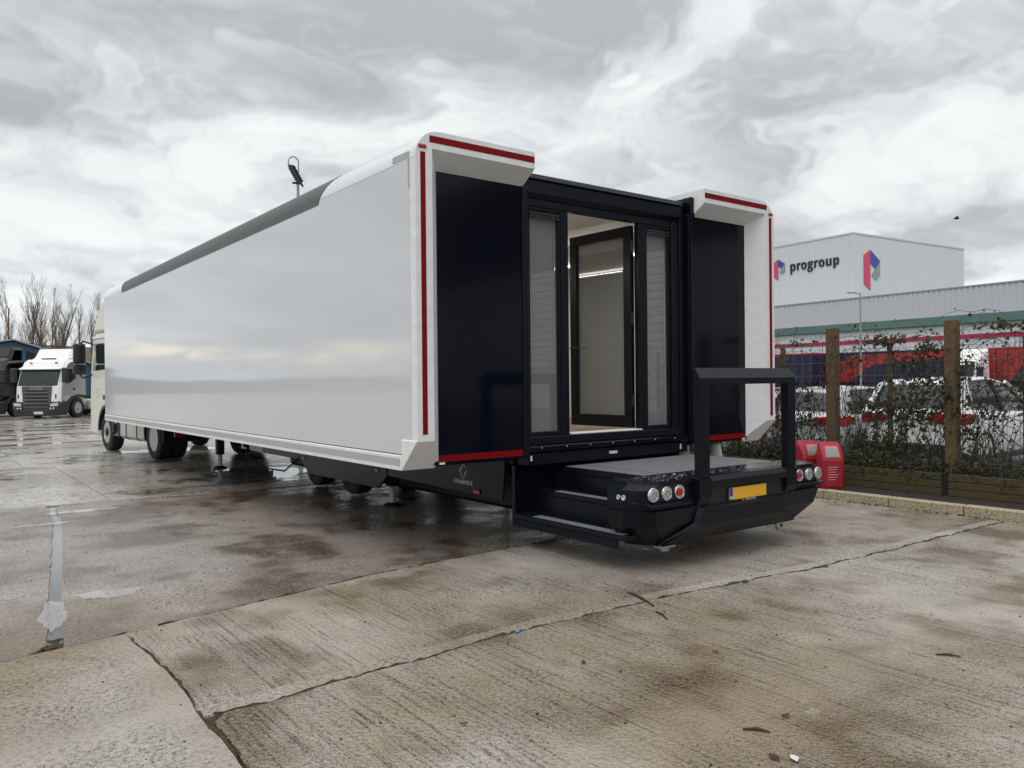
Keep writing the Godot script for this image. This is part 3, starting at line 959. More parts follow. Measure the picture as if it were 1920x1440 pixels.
func pod(t: Node3D, right: bool) -> void:
	var w := 5.18
	var p := group_of("slide_out_pod", t)
	p.set_meta("label", "white slide out pod with red tape on its right rear" if right else "long white slide out pod with grey roof edge and red tape")
	var f := func(called: String, mb: MB, material: String) -> void:
		put(called, mirror(mb, w) if right else mb, material, p)
	var arc := edge_arc(0.25, 3.86)
	# shell: side below the seam, curved roof edge above it, separate so that the seam is a real gap
	var rings := []
	for z in [-LEN, -0.2]:
		var ring := PackedVector3Array()
		for q in [Vector2(0.0, 3.615)] + arc + [Vector2(POD, 3.86), Vector2(POD, 3.80), Vector2(0.3, 3.80), Vector2(0.03, 3.615)]:
			ring.append(V(q.x, q.y, z))
		rings.append(ring)
	f.call("roof_shell", MB.new().loft(rings, false), "white_paint")
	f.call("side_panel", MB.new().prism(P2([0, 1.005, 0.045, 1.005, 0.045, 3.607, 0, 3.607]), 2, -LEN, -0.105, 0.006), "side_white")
	f.call("corner_post", MB.new().prism(P2([0, 1.13, 0.05, 1.13, 0.05, 3.607, 0, 3.607]), 2, -0.10, -0.012), "white_frame")
	f.call("bottom_rail", MB.new().prism(P2([-0.012, 0.86, 0.06, 0.86, 0.06, 0.995, 0.0, 0.995, -0.012, 0.985]), 2, -LEN, -0.275, 0.004), "white_frame")
	f.call("rail_tape", bar(V(-0.0155, 0.90, -LEN + 0.05), V(-0.0122, 0.965, -0.30), 0.0), "tape_grey")
	f.call("front_wall", bar(V(0.01, 0.87, -LEN - 0.03), V(POD, 3.62, -LEN - 0.002), 0.005), "white_frame")
	f.call("floor_pan", bar(V(0.06, 0.87, -LEN), V(POD, 0.99, -0.30), 0.004), "navy_rough")
	# grey cover over the roof edge, cut on the slant at both ends
	var cover := []
	var g := edge_arc(0.25, 3.86, 0.004)
	var line := [Vector2(-0.004, 3.555), Vector2(-0.004, 3.609)]
	for part in 2:
		var pts: Array = line if part == 0 else [Vector2(-0.004, 3.617)] + g + [Vector2(POD, 3.864)]
		var rr := []
		for k in 2:
			var ring := PackedVector3Array()
			for q in pts:
				var up: float = q.y - 3.555
				var s := smoothstep(0.0, 0.31, up)
				ring.append(V(q.x, q.y, -2.05 + 0.25 * up + 0.22 * s if k == 0 else -12.0 - 0.12 * s))
			rr.append(ring)
		f.call("roof_cover", MB.new().loft(rr, false, false, false), "roof_grey")
	# rear surround: flat white rim, then a reveal sloping in to the dark panel
	var outer := [Vector2(0, 1.13), Vector2(0, 3.61)] + arc + [Vector2(POD, 3.86)]
	var rim := MB.new()
	var inner := Vector2(0.17, 3.70)
	for k in outer.size() - 1:
		var a: Vector2 = outer[k]
		var b: Vector2 = outer[k + 1]
		var ia := Vector2(inner.x if a.x < inner.x or a.y < inner.y else a.x, a.y if a.y < inner.y else inner.y)
		var ib := Vector2(inner.x if b.x < inner.x or b.y < inner.y else b.x, b.y if b.y < inner.y else inner.y)
		rim.quad(V(a.x, a.y, 0), V(ia.x, ia.y, 0), V(ib.x, ib.y, 0), V(b.x, b.y, 0))
		rim.quad(V(a.x, a.y, 0), V(b.x, b.y, 0), V(b.x, b.y, -0.012 if k == 0 else -0.2), V(a.x, a.y, -0.012 if k == 0 else -0.2))
	f.call("rear_rim", rim, "white_frame")
	var rev := MB.new()
	rev.quad(V(0.17, 1.13, 0), V(0.17, 3.70, 0), V(0.33, 3.57, -0.2), V(0.33, 0.93, -0.2))
	rev.quad(V(0.17, 3.70, 0), V(POD, 3.70, 0), V(POD, 3.57, -0.2), V(0.33, 3.57, -0.2))
	rev.quad(V(POD, 3.70, 0), V(POD, 3.86, 0), V(POD, 3.86, -0.2), V(POD, 3.57, -0.2))
	f.call("reveal", rev, "white_frame")
	var guard := MB.new()
	guard.face([V(-0.013, 1.13, 0), V(0.17, 1.13, 0), V(0.33, 0.93, -0.2), V(0.33, 0.86, -0.27), V(-0.013, 0.86, -0.27)], V(0.2, 1.1, -0.3))
	guard.face([V(-0.013, 1.13, 0), V(-0.013, 0.86, -0.27), V(-0.013, 1.13, -0.27)], V(0.2, 1.1, -0.2))
	guard.quad(V(-0.013, 1.13, 0), V(-0.013, 1.13, -0.27), V(0.0, 1.14, -0.27), V(0.0, 1.14, 0))
	guard.face([V(0, 0.86, -0.27), V(0.33, 0.86, -0.27), V(0.33, 1.13, -0.27), V(0, 1.13, -0.27)], V(0.2, 1.1, -0.1))
	f.call("corner_guard", guard, "white_frame")
	f.call("rear_panel", bar(V(0.30, 0.885, -0.26), V(POD + 0.03, 3.60, -0.205), 0.006), "navy")
	f.call("panel_gasket", bar(V(POD - 0.01, 0.90, -0.24), V(POD + 0.06, 3.58, -0.19), 0.006), "navy_satin")
	# reflective tape, marker lamp, sticker
	f.call("red_stripe", bar(V(0.145, 3.755, 0.0), V(POD - 0.005, 3.815, 0.003), 0.0), "red_tape")
	f.call("red_stripe", bar(V(0.05, 1.19, 0.0), V(0.10, 3.66, 0.003), 0.0), "red_tape")
	f.call("red_stripe", bar(V(0.335, 0.915, -0.205), V(POD - 0.02, 0.975, -0.201), 0.0), "red_tape")
	f.call("marker_lamp", bar(V(0.028, 3.692, 0.0), V(0.112, 3.724, 0.016), 0.008), "lamp_red")
	f.call("sticker", bar(V(0.34, 0.893, -0.205), V(0.40, 0.912, -0.2005), 0.0), "white_print")
	if not right:
		f.call("tape_corner", bar(V(-0.003, 3.36, -0.13), V(-0.0002, 3.68, -0.106), 0.0), "tape_grey")
		f.call("tape_corner", bar(V(-0.003, 3.625, -0.40), V(-0.0002, 3.68, -0.132), 0.0), "tape_grey")

func wheel(parent: Node, at: Vector3, r: float, w: float, side: float, lorry := true, rim := "rim_silver", holes := 10) -> Node3D:   # side -1: outer face looks to -x
	var o := group_of("wheel", parent)
	o.position = at
	var ax := V(side, 0, 0)
	var rr := r * (0.60 if lorry else 0.66)
	put("tyre", MB.new().lathe([[rr, -w / 2], [r * 0.93, -w / 2], [r, -w * 0.36], [r, w * 0.36], [r * 0.985, w * 0.42], [r * 0.9, w / 2], [rr + 0.01, w / 2], [rr, w * 0.42], [rr, -w / 2]], Vector3.ZERO, ax, 40), "rubber", o)
	if lorry:
		put("rim", MB.new().lathe([[rr, w * 0.44], [rr * 0.95, w * 0.47], [rr * 0.92, w * 0.30], [rr * 0.86, w * 0.20], [rr * 0.80, w * 0.26], [rr * 0.52, w * 0.30], [rr * 0.48, w * 0.40], [rr * 0.44, w * 0.44], [0.0, w * 0.44]], Vector3.ZERO, ax, 32), rim, o)
		for k in holes:
			var a := TAU * k / holes
			put("hand_hole", MB.new().lathe([[0.0, 0.0], [rr * 0.1, 0.0], [rr * 0.1, 0.006], [0.0, 0.006]], V(side * w * 0.283, cos(a) * rr * 0.68, sin(a) * rr * 0.68), ax, 10), "black_seal", o)
		put("hub", MB.new().lathe([[rr * 0.34, w * 0.44], [rr * 0.33, w * 0.52], [rr * 0.2, w * 0.56], [0.0, w * 0.56]], Vector3.ZERO, ax, 20), "chassis_black" if holes else rim, o)
	else:
		put("rim", MB.new().lathe([[rr, w * 0.42], [rr * 0.94, w * 0.46], [rr * 0.9, w * 0.25], [rr * 0.3, w * 0.10], [0.0, w * 0.10]], Vector3.ZERO, ax, 28), "dark_plastic", o)
		for k in 5:
			var a := TAU * k / 5
			var sp := bar(V(-0.012, rr * 0.12, -rr * 0.14), V(0.012, rr * 0.95, rr * 0.14), 0.008)
			sp.moved(Transform3D(Basis(Vector3.RIGHT, a), V(side * w * 0.38, 0, 0)))
			put("spoke", sp, "rim_silver", o)
		put("hub", MB.new().lathe([[rr * 0.2, w * 0.3], [rr * 0.2, w * 0.45], [0.0, w * 0.47]], Vector3.ZERO, ax, 16), "rim_silver", o)
	return o

func window_unit(parent: Node, called: String, x0: float, x1: float, y0: float, y1: float, z: float, fr: float, blind := true) -> Node3D:
	var o := group_of(called, parent)
	for q in [[x0, y0, x1, y0 + fr * 1.2], [x0, y1 - fr, x1, y1], [x0, y0 + fr * 1.2, x0 + fr, y1 - fr], [x1 - fr, y0 + fr * 1.2, x1, y1 - fr]]:
		put("frame", bar(V(q[0], q[1], z - 0.06), V(q[2], q[3], z), 0.005), "navy_satin", o)
	put("pane", bar(V(x0 + fr, y0 + fr * 1.2, z - 0.034), V(x1 - fr, y1 - fr, z - 0.028), 0.0), "glass", o)
	if blind:
		put("roller_blind", bar(V(x0 + fr * 0.7, y0 + fr, z - 0.075), V(x1 - fr * 0.7, y1 - fr * 0.7, z - 0.07), 0.0), "blind_cloth", o)
	return o

func trailer() -> void:
	var t := thing("expandable_trailer", "long white expandable exhibition trailer with dark rear steps and open glass door", "trailer")
	pod(t, false)
	pod(t, true)
	# middle body between the pods
	var b := group_of("centre_body", t)
	put("roof", bar(V(POD + 0.06, 3.58, -LEN), V(3.80, 3.72, -0.42), 0.02), "navy_rough", b)
	put("header", MB.new().prism(P2([-0.42, 3.50, -0.28, 3.50, -0.24, 3.545, -0.24, 3.665, -0.30, 3.72, -0.42, 3.74]), 0, POD + 0.07, 3.74, 0.004), "navy_satin", b)
	put("header_cap", MB.new().prism(P2([-0.46, 3.725, -0.30, 3.725, -0.23, 3.675, -0.22, 3.685, -0.29, 3.75, -0.46, 3.76]), 0, POD + 0.05, 3.76, 0.003), "navy_rough", b)
	put("jamb", bar(V(POD + 0.065, 1.05, -0.36), V(1.46, 3.50, -0.27), 0.008), "navy_satin", b)
	put("jamb", bar(V(3.58, 1.05, -0.36), V(3.70, 3.50, -0.27), 0.008), "navy_satin", b)
	put("jamb", bar(V(3.70, 0.96, -0.34), V(3.79, 3.62, -0.25), 0.008), "navy_satin", b)
	put("end_post", bar(V(3.795, 0.90, -0.30), V(3.87, 3.79, -0.16), 0.008), "navy", b)
	put("mullion", bar(V(1.90, 1.09, -0.36), V(2.00, 3.42, -0.285), 0.006), "navy_satin", b)
	put("mullion", bar(V(3.05, 1.09, -0.36), V(3.16, 3.42, -0.285), 0.006), "navy_satin", b)
	put("top_rail", bar(V(1.46, 3.42, -0.36), V(3.58, 3.50, -0.29), 0.006), "navy_satin", b)
	window_unit(b, "side_window", 1.46, 1.90, 1.09, 3.42, -0.295, 0.035)
	window_unit(b, "side_window", 3.16, 3.58, 1.09, 3.42, -0.295, 0.035)
	for x in [[1.48, 1.88], [3.18, 3.56]]:
		for k in 2:
			put("vent_grille", bar(V(x[0], 3.34 - k * 0.035, -0.295), V(x[1], 3.365 - k * 0.035, -0.28), 0.004), "black_seal", b)
	put("sill", bar(V(1.42, 1.00, -0.40), V(3.72, 1.088, -0.24), 0.008), "navy_satin", b)
	put("threshold", bar(V(2.00, 1.088, -0.42), V(3.06, 1.102, -0.255), 0.003), "white_print", b)
	put("lower_beam", bar(V(1.40, 0.93, -0.36), V(3.80, 0.998, -0.20), 0.012), "navy", b)
	put("rear_beam", bar(V(1.40, 0.80, -0.42), V(3.80, 0.928, -0.24), 0.008), "navy_satin", b)
	for k in 7:
		put("bolt_head", MB.new().lathe([[0.008, 0], [0.008, 0.004], [0.0, 0.006]], V(1.55 + k * 0.33, 0.975, -0.2), Vector3.BACK, 8), "steel", b)
	put("sticker", bar(V(2.52, 0.855, -0.24), V(2.64, 0.885, -0.238), 0.0), "white_print", b)
	put("sticker", bar(V(1.43, 0.85, -0.24), V(1.455, 0.90, -0.238), 0.0), "white_print", b)
	put("sticker", bar(V(3.66, 0.84, -0.24), V(3.685, 0.90, -0.238), 0.0), "white_print", b)
	# rooms inside: floor, ceiling, walls, light strips
	var r := group_of("interior", t)
	put("floor", bar(V(0.08, 0.995, -LEN + 0.05), V(5.10, 1.05, -0.42), 0.0), "floor_wood", r)
	for k in 8:
		put("floor_plank", bar(V(2.0 + k * 0.14, 1.051, -4.0), V(2.136 + k * 0.14, 1.062, -0.43), 0.002), "floor_wood", r)
	put("ceiling", bar(V(0.1, 3.46, -LEN + 0.05), V(5.08, 3.5, -0.44), 0.0), "interior_white", r)
	put("ceiling_beam", bar(V(1.36, 3.2, -LEN + 0.1), V(1.62, 3.458, -0.46), 0.005), "interior_beige", r)
	put("ceiling_beam", bar(V(3.58, 3.2, -LEN + 0.1), V(3.82, 3.458, -0.46), 0.005), "interior_beige", r)
	put("wall", bar(V(5.04, 1.05, -LEN + 0.06), V(5.09, 3.46, -0.44), 0.0), "interior_white", r)
	put("wall", bar(V(0.07, 1.05, -LEN + 0.06), V(0.12, 3.46, -0.44), 0.0), "interior_white", r)
	put("partition", bar(V(0.13, 1.05, -6.1), V(5.03, 3.458, -6.0), 0.0), "interior_white", r)
	for s in [[0.12, 1.36], [3.82, 5.04]]:
		put("end_wall", bar(V(s[0], 1.05, -0.36), V(s[1], 3.458, -0.32), 0.0), "interior_beige", r)
	for x in [1.62, 3.545]:
		put("light_strip", bar(V(x, 3.17, -5.6), V(x + 0.03, 3.195, -0.6), 0.0), "led_strip", r)
		for k in 2:
			var al := AreaLight3D.new()
			al.name = "strip_light"
			al.area_size = Vector2(0.03, 2.4)
			al.light_energy = 0.8
			al.light_color = Color(1.0, 0.98, 0.95)
			r.add_child(al, true)
			al.position = V(x + 0.015, 3.15, -1.9 - k * 2.5)
			al.rotation_degrees.x = -90
			al.shadow_enabled = true
	# the door, swung inwards from the right mullion
	var d := group_of("glass_door", t)
	d.position = V(3.03, 0, -0.37)
	d.rotation_degrees.y = -88.0
	var leaf := window_unit(d, "leaf", -1.0, 0.0, 1.11, 3.40, 0.03, 0.115)
	for y in [1.42, 2.35, 3.16]:
		put("hinge", MB.new().tube([V(0.012, y - 0.07, 0.02), V(0.012, y + 0.07, 0.02)], 0.014, 10), "black_seal", d)
	put("handle", MB.new().tube([V(-0.94, 2.05, 0.03), V(-0.94, 2.05, 0.085), V(-0.81, 2.05, 0.085)], 0.011, 8), "black_seal", d)
	# steps and landing at the rear
	var s := group_of("rear_steps", t)
	put("landing", bar(V(1.86, 0.70, -0.24), V(3.86, 0.765, 1.16), 0.006), "navy_satin", s)
	put("grip_panel", bar(V(2.10, 0.765, -0.20), V(3.55, 0.772, 1.10), 0.002), "grip_grey", s)
	put("grip_panel", bar(V(1.87, 0.765, -0.20), V(2.07, 0.772, 1.14), 0.002), "grip_grey", s)
	put("grip_panel", bar(V(3.58, 0.765, -0.20), V(3.84, 0.772, 1.10), 0.002), "grip_grey", s)
	var tr := [[1.58, 0.55], [1.30, 0.33]]
	for k in 2:
		put("tread", bar(V(tr[k][0], tr[k][1] - 0.05, -0.36), V(tr[k][0] + 0.31, tr[k][1], 1.20), 0.006), "navy_satin", s)
		put("nosing", bar(V(tr[k][0] + 0.008, tr[k][1], -0.06), V(tr[k][0] + 0.10 + 0.015 * k, tr[k][1] + 0.004, 1.16), 0.001), "grip_grey", s)
		put("riser", bar(V(tr[k][0] + 0.27, tr[k][1], -0.36), V(tr[k][0] + 0.30, [0.70, 0.50][k], 1.20), 0.002), "navy_satin", s)
	put("step_skirt", bar(V(1.305, 0.205, -0.36), V(1.33, 0.28, 1.10), 0.004), "navy_rough", s)
	put("side_wall", bar(V(1.33, 0.20, -0.42), V(3.80, 0.80, -0.37), 0.004), "navy", s)
	put("side_wall", bar(V(3.80, 0.25, -0.36), V(3.86, 0.70, 1.16), 0.004), "navy", s)
	# bumper: faceted shell lofted through plan outlines
	var u := group_of("bumper", t)
	var c := 2.63
	var plan := func(dx: float, dz: float, cham: float) -> Array:
		var h := 1.36 - dx
		var out := []
		for q in [[-h, 1.02], [-h, 1.42 - dz - cham * 1.35], [-h + cham * 0.35, 1.42 - dz - cham * 0.55], [-h + cham, 1.42 - dz], [h - cham, 1.42 - dz], [h - cham * 0.35, 1.42 - dz - cham * 0.55], [h, 1.42 - dz - cham * 1.35], [h, 1.02]]:
			out.append(Vector2(c + q[0], q[1]))
		return out
	var shell := func(levels: Array) -> MB:
		var rr := []
		for l in levels:
			var ring := PackedVector3Array()
			for q in plan.call(l[1], l[2], l[3]):
				ring.append(V(q.x, l[0], q.y))
			rr.append(ring)
		return MB.new().loft(rr, false)
	put("upper_shell", shell.call([[0.565, 0.01, 0.0, 0.16], [0.615, 0.0, 0.0, 0.16], [0.62, 0.0, 0.015, 0.16], [0.72, 0.0, 0.015, 0.16], [0.765, 0.06, 0.0, 0.16], [0.785, 0.07, 0.0, 0.16]]), "navy_satin", u)
	put("top_plate", shell.call([[0.786, 0.08, 0.01, 0.16], [0.792, 0.08, 0.01, 0.16]]), "wet_navy", u)
	put("lower_shell", shell.call([[0.215, 0.22, 0.14, 0.2], [0.24, 0.20, 0.12, 0.2], [0.40, 0.03, 0.02, 0.17], [0.545, 0.0, -0.012, 0.16], [0.553, 0.01, 0.0, 0.16]]), "navy_satin", u)
	put("groove", shell.call([[0.553, 0.03, 0.03, 0.16], [0.566, 0.03, 0.03, 0.16]]), "black_seal", u)
	var apron := MB.new()
	var a0 := P2([1.98, 0.55, 3.20, 0.55, 3.26, 0.40, 3.60, 0.225, 1.60, 0.225, 1.92, 0.40])
	var a1 := MB.shrink(a0, 0.035)
	var low := func(y: float) -> float: return lerpf(1.335, 1.475, smoothstep(0.22, 0.42, y))
	for i in 6:
		var j := (i + 1) % 6
		apron.quad(V(a0[i].x, a0[i].y, low.call(a0[i].y) - 0.05), V(a0[j].x, a0[j].y, low.call(a0[j].y) - 0.05), V(a1[j].x, a1[j].y, low.call(a1[j].y)), V(a1[i].x, a1[i].y, low.call(a1[i].y)))
	for q in [[0, 1, 2, 5], [5, 2, 3, 4]]:
		apron.face([V(a1[q[0]].x, a1[q[0]].y, low.call(a1[q[0]].y)), V(a1[q[1]].x, a1[q[1]].y, low.call(a1[q[1]].y)), V(a1[q[2]].x, a1[q[2]].y, low.call(a1[q[2]].y)), V(a1[q[3]].x, a1[q[3]].y, low.call(a1[q[3]].y))], V(2.6, 0.4, 0))
	put("apron", apron, "navy_satin", u)
	# lamp panels either side, three round lamps each
	for sd in [-1.0, 1.0]:
		put("lamp_panel", bar(V(c + sd * 1.03 - 0.20, 0.625, 1.40), V(c + sd * 1.03 + 0.20, 0.755, 1.412), 0.004), "black_seal", u)
		for k in 3:
			var x: float = c + sd * (1.21 - k * 0.162)
			var lamp := group_of("tail_lamp" if k == 2 else "round_lamp", u)
			lamp.position = V(x, 0.688, 1.412)
			put("bezel", MB.new().lathe([[0.062, 0.0], [0.062, 0.012], [0.054, 0.016], [0.050, 0.008], [0.0, 0.008]], Vector3.ZERO, Vector3.BACK, 24), "chrome", lamp)
			put("lens", MB.new().lathe([[0.034 if k == 2 else 0.046, 0.008], [0.032 if k == 2 else 0.043, 0.015], [0.0, 0.018]], Vector3.ZERO, Vector3.BACK, 20), "lamp_red" if k == 2 else "lamp_clear", lamp)
			if k < 2:
				for m in 6:
					var an := TAU * m / 6
					put("reflector_cup", MB.new().lathe([[0.011, 0.0], [0.011, 0.004], [0.007, 0.001], [0.0, 0.0]], V(cos(an) * 0.026, sin(an) * 0.026, 0.0165), Vector3.BACK, 8), "galvanised", lamp)
		put("lamp_ledge", MB.new().prism(P2([1.36, 0.595, 1.45, 0.585, 1.45, 0.60, 1.40, 0.622, 1.36, 0.622]), 0, c + sd * 1.03 - 0.24, c + sd * 1.03 + 0.24, 0.004), "navy_satin", u)
	for k in 2:
		var cl := group_of("corner_lamp", u)
		cl.position = V(1.285, 0.66, 1.16 + k * 0.055)
		cl.rotation_degrees.y = -100 + k * 25
		put("bezel", MB.new().lathe([[0.024, 0.0], [0.024, 0.02], [0.02, 0.022], [0.0, 0.018]], Vector3.ZERO, Vector3.BACK, 16), "chrome", cl)
	# middle: beam between the rail posts, recess with the number plate
	put("middle_beam", MB.new().prism(P2([1.30, 0.70, 1.47, 0.70, 1.478, 0.755, 1.45, 0.795, 1.30, 0.795]), 0, 1.95, 3.39, 0.006), "navy_satin", u)
	put("recess_back", bar(V(1.95, 0.54, 1.40), V(3.30, 0.71, 1.43), 0.0), "black_seal", u)
	var np := group_of("number_plate", u)
	put("plate", bar(V(2.38, 0.555, 1.44), V(2.93, 0.665, 1.45), 0.003), "plate_yellow", np)
	put("plate_band", bar(V(2.38, 0.556, 1.4502), V(2.425, 0.664, 1.4525), 0.0), "plate_blue", np)
	var nl := put("country_letters", text("NL", 0.034, 0.002, 700), "white_print", np)
	nl.position = V(2.4025, 0.578, 1.454)
	put("plate_holder", bar(V(2.37, 0.522, 1.432), V(2.94, 0.672, 1.4395), 0.003), "black_seal", np)
	var ex := put("holder_lettering", text("EXPANDABLE", 0.026, 0.002, 700), "white_print", np)
	ex.position = V(2.70, 0.539, 1.4415)
	put("holder_dot", MB.new().lathe([[0.009, 0], [0.009, 0.002], [0, 0.002]], V(2.585, 0.538, 1.44), Vector3.BACK, 14), "white_print", np)
	for x in [[1.97, 2.08], [3.255, 3.37]]:
		put("post_foot", MB.new().prism(P2([1.38, 0.56, 1.45, 0.56, 1.48, 0.62, 1.48, 0.785, 1.38, 0.80]), 0, x[0] - 0.03, x[1] + 0.02, 0.006), "navy_satin", u)
	put("tow_eye", MB.new().tube([V(1.64, 0.215, 1.27), V(1.66, 0.18, 1.29), V(1.72, 0.175, 1.29), V(1.76, 0.20, 1.27)], 0.018, 8), "galvanised", u)
	put("tow_eye", MB.new().tube([V(3.33, 0.215, 1.28), V(3.33, 0.165, 1.30), V(3.40, 0.155, 1.30), V(3.42, 0.20, 1.28)], 0.02, 8), "galvanised", u)
	put("skid_plate", bar(V(1.62, 0.195, 1.22), V(1.80, 0.212, 1.32), 0.003), "galvanised", u)
	rng.seed = 77
	var drops := MB.new()
	for k in 420:
		var x := rng.randf_range(1.5, 3.75)
		var z := rng.randf_range(1.06, 1.38)
		var dr := rng.randf_range(0.003, 0.011) * (1.0 if rng.randf() < 0.8 else 1.6)
		drops.lathe([[dr, 0.0], [dr * 0.8, dr * 0.25], [dr * 0.4, dr * 0.38], [0.0, dr * 0.4]], V(x, 0.792, z), Vector3.UP, 6)
	put("raindrops", drops, "water", u).set_meta("kind", "stuff")
	# guard rail
	var gr := group_of("guard_rail", t)
	for x in [[1.97, 2.08], [3.255, 3.37]]:
		put("post", MB.new().prism(P2([x[0], 1.395, x[1], 1.395, x[1], 1.475, x[0], 1.475]), 1, 0.79, 1.665, 0.0), "navy_satin", gr)
	put("top_bar", MB.new().prism(P2([1.385, 1.605, 1.478, 1.605, 1.478, 1.662, 1.415, 1.752, 1.385, 1.752]), 0, 1.963, 3.375, 0.004), "navy_satin", gr)
	# chassis, skirts, wheels and legs
	var ch := group_of("chassis", t)
	put("frame_rail", bar(V(1.75, 0.62, -LEN), V(1.87, 0.86, -0.5), 0.01), "chassis_black", ch)
	put("frame_rail", bar(V(3.30, 0.62, -LEN), V(3.42, 0.86, -0.5), 0.01), "chassis_black", ch)
	put("belly_pan", bar(V(1.36, 0.80, -LEN), V(3.84, 0.868, -0.45), 0.01), "chassis_black", ch)
	for sd in [0, 1]:
		var x0: float = 1.33 if sd == 0 else 3.81
		put("side_skirt", MB.new().prism(P2([-7.75, 0.86, -7.55, 0.46, -5.97, 0.46, -5.97, 0.86]), 0, x0, x0 + 0.025, 0.004), "navy_satin", ch)
		put("side_skirt", MB.new().prism(P2([-5.955, 0.86, -5.955, 0.52, -5.55, 0.275, -3.30, 0.275, -3.06, 0.45, -3.06, 0.86]), 0, x0 - 0.008, x0 + 0.025, 0.004), "navy_satin", ch)
		put("side_skirt", MB.new().prism(P2([-3.045, 0.86, -3.045, 0.46, -0.58, 0.42, -0.54, 0.80, -0.54, 0.86]), 0, x0, x0 + 0.025, 0.004), "navy_satin", ch)
		for m in [[-5.72, 0.50], [-3.32, 0.51], [-1.03, 0.47]]:
			var q := put("side_marker", bar(V(-0.014, -0.022, -0.055), V(0.0, 0.022, 0.055), 0.008), "lamp_amber", ch)
			q.position = V(x0 - 0.009 if sd == 0 else x0 + 0.04, m[1], m[0])
	# maker's mark on the skirt: nested diamonds and a name
	var lg := group_of("skirt_emblem", ch)
	for k in 4:
		var o := k * 0.016
		var cz := -1.29
		var cy := 0.665
		var ln := MB.new()
		for e in [[-1, 0, 0, 1], [-1, 0, 0, -1]] if k < 3 else [[1, 0, 0, 1], [1, 0, 0, -1], [0.3, 0, 0.05, -0.3], [0.55, 0.05, 0.1, -0.5]]:
			ln.tube([V(1.3285, cy + e[1] * 0.08, cz - o + e[0] * 0.062 + (0.048 if k == 3 else 0.0)), V(1.3285, cy + e[3] * 0.08, cz - o + e[2] * 0.062 + (0.048 if k == 3 else 0.0))], 0.0028, 4)
		put("diamond_line", ln, "white_print", lg)
	var nm := put("name_letters", text("EXPANDABLE", 0.064, 0.002, 400), "white_print", lg)
	nm.position = V(1.3285, 0.548, -1.31)
	nm.rotation_degrees.y = -90
	for z in [-6.15, -4.85]:
		wheel(t, V(1.80, 0.39, z), 0.39, 0.26, -1.0, true, "rim_shaded_dirty", 0)  # dirty rims, darkened for the shade under the trailer
		wheel(t, V(3.38, 0.39, z), 0.39, 0.26, 1.0, true, "rim_shaded_dirty", 0)
		put("axle", MB.new().tube([V(1.8, 0.39, z), V(3.35, 0.39, z)], 0.07, 10), "chassis_black", ch)
	for q in [[1.62, -3.45], [3.52, -3.45], [1.32, -9.9], [3.70, -9.9]]:
		var lgk := group_of("support_leg", t)
		lgk.position = V(q[0], 0, q[1])
		put("outer_tube", bar(V(-0.07, 0.27, -0.07), V(0.07, 0.82, 0.07), 0.01), "chassis_black", lgk)
		put("inner_tube", MB.new().tube([V(0, 0.03, 0), V(0, 0.37, 0)], 0.045, 14), "tape_grey", lgk)
		put("foot", MB.new().lathe([[0.13, 0.0], [0.13, 0.015], [0.06, 0.05], [0.0, 0.05]], Vector3.ZERO, Vector3.UP, 16), "chassis_black", lgk)
	put("tool_box", bar(V(1.45, 0.42, -8.6), V(1.95, 0.80, -7.85), 0.02), "tape_grey", ch)
	put("bracket", bar(V(1.40, 0.45, -8.88), V(1.43, 0.80, -8.82), 0.004), "white_print", ch)
	put("bracket", bar(V(1.40, 0.45, -8.82), V(1.43, 0.48, -8.66), 0.004), "white_print", ch)
	put("hose", MB.new().tube([V(1.5, 0.7, -9.0), V(1.45, 0.3, -8.7), V(1.5, 0.14, -8.2), V(1.7, 0.12, -7.5), V(1.9, 0.5, -7.0)], 0.015, 6), "chassis_black", ch)
	put("added_light_block", bar(V(1.98, 0.17, -8.0), V(3.2, 0.78, -0.5), 0.05), "chassis_black", ch)  # added block, hung low to keep far-side light from under the trailer

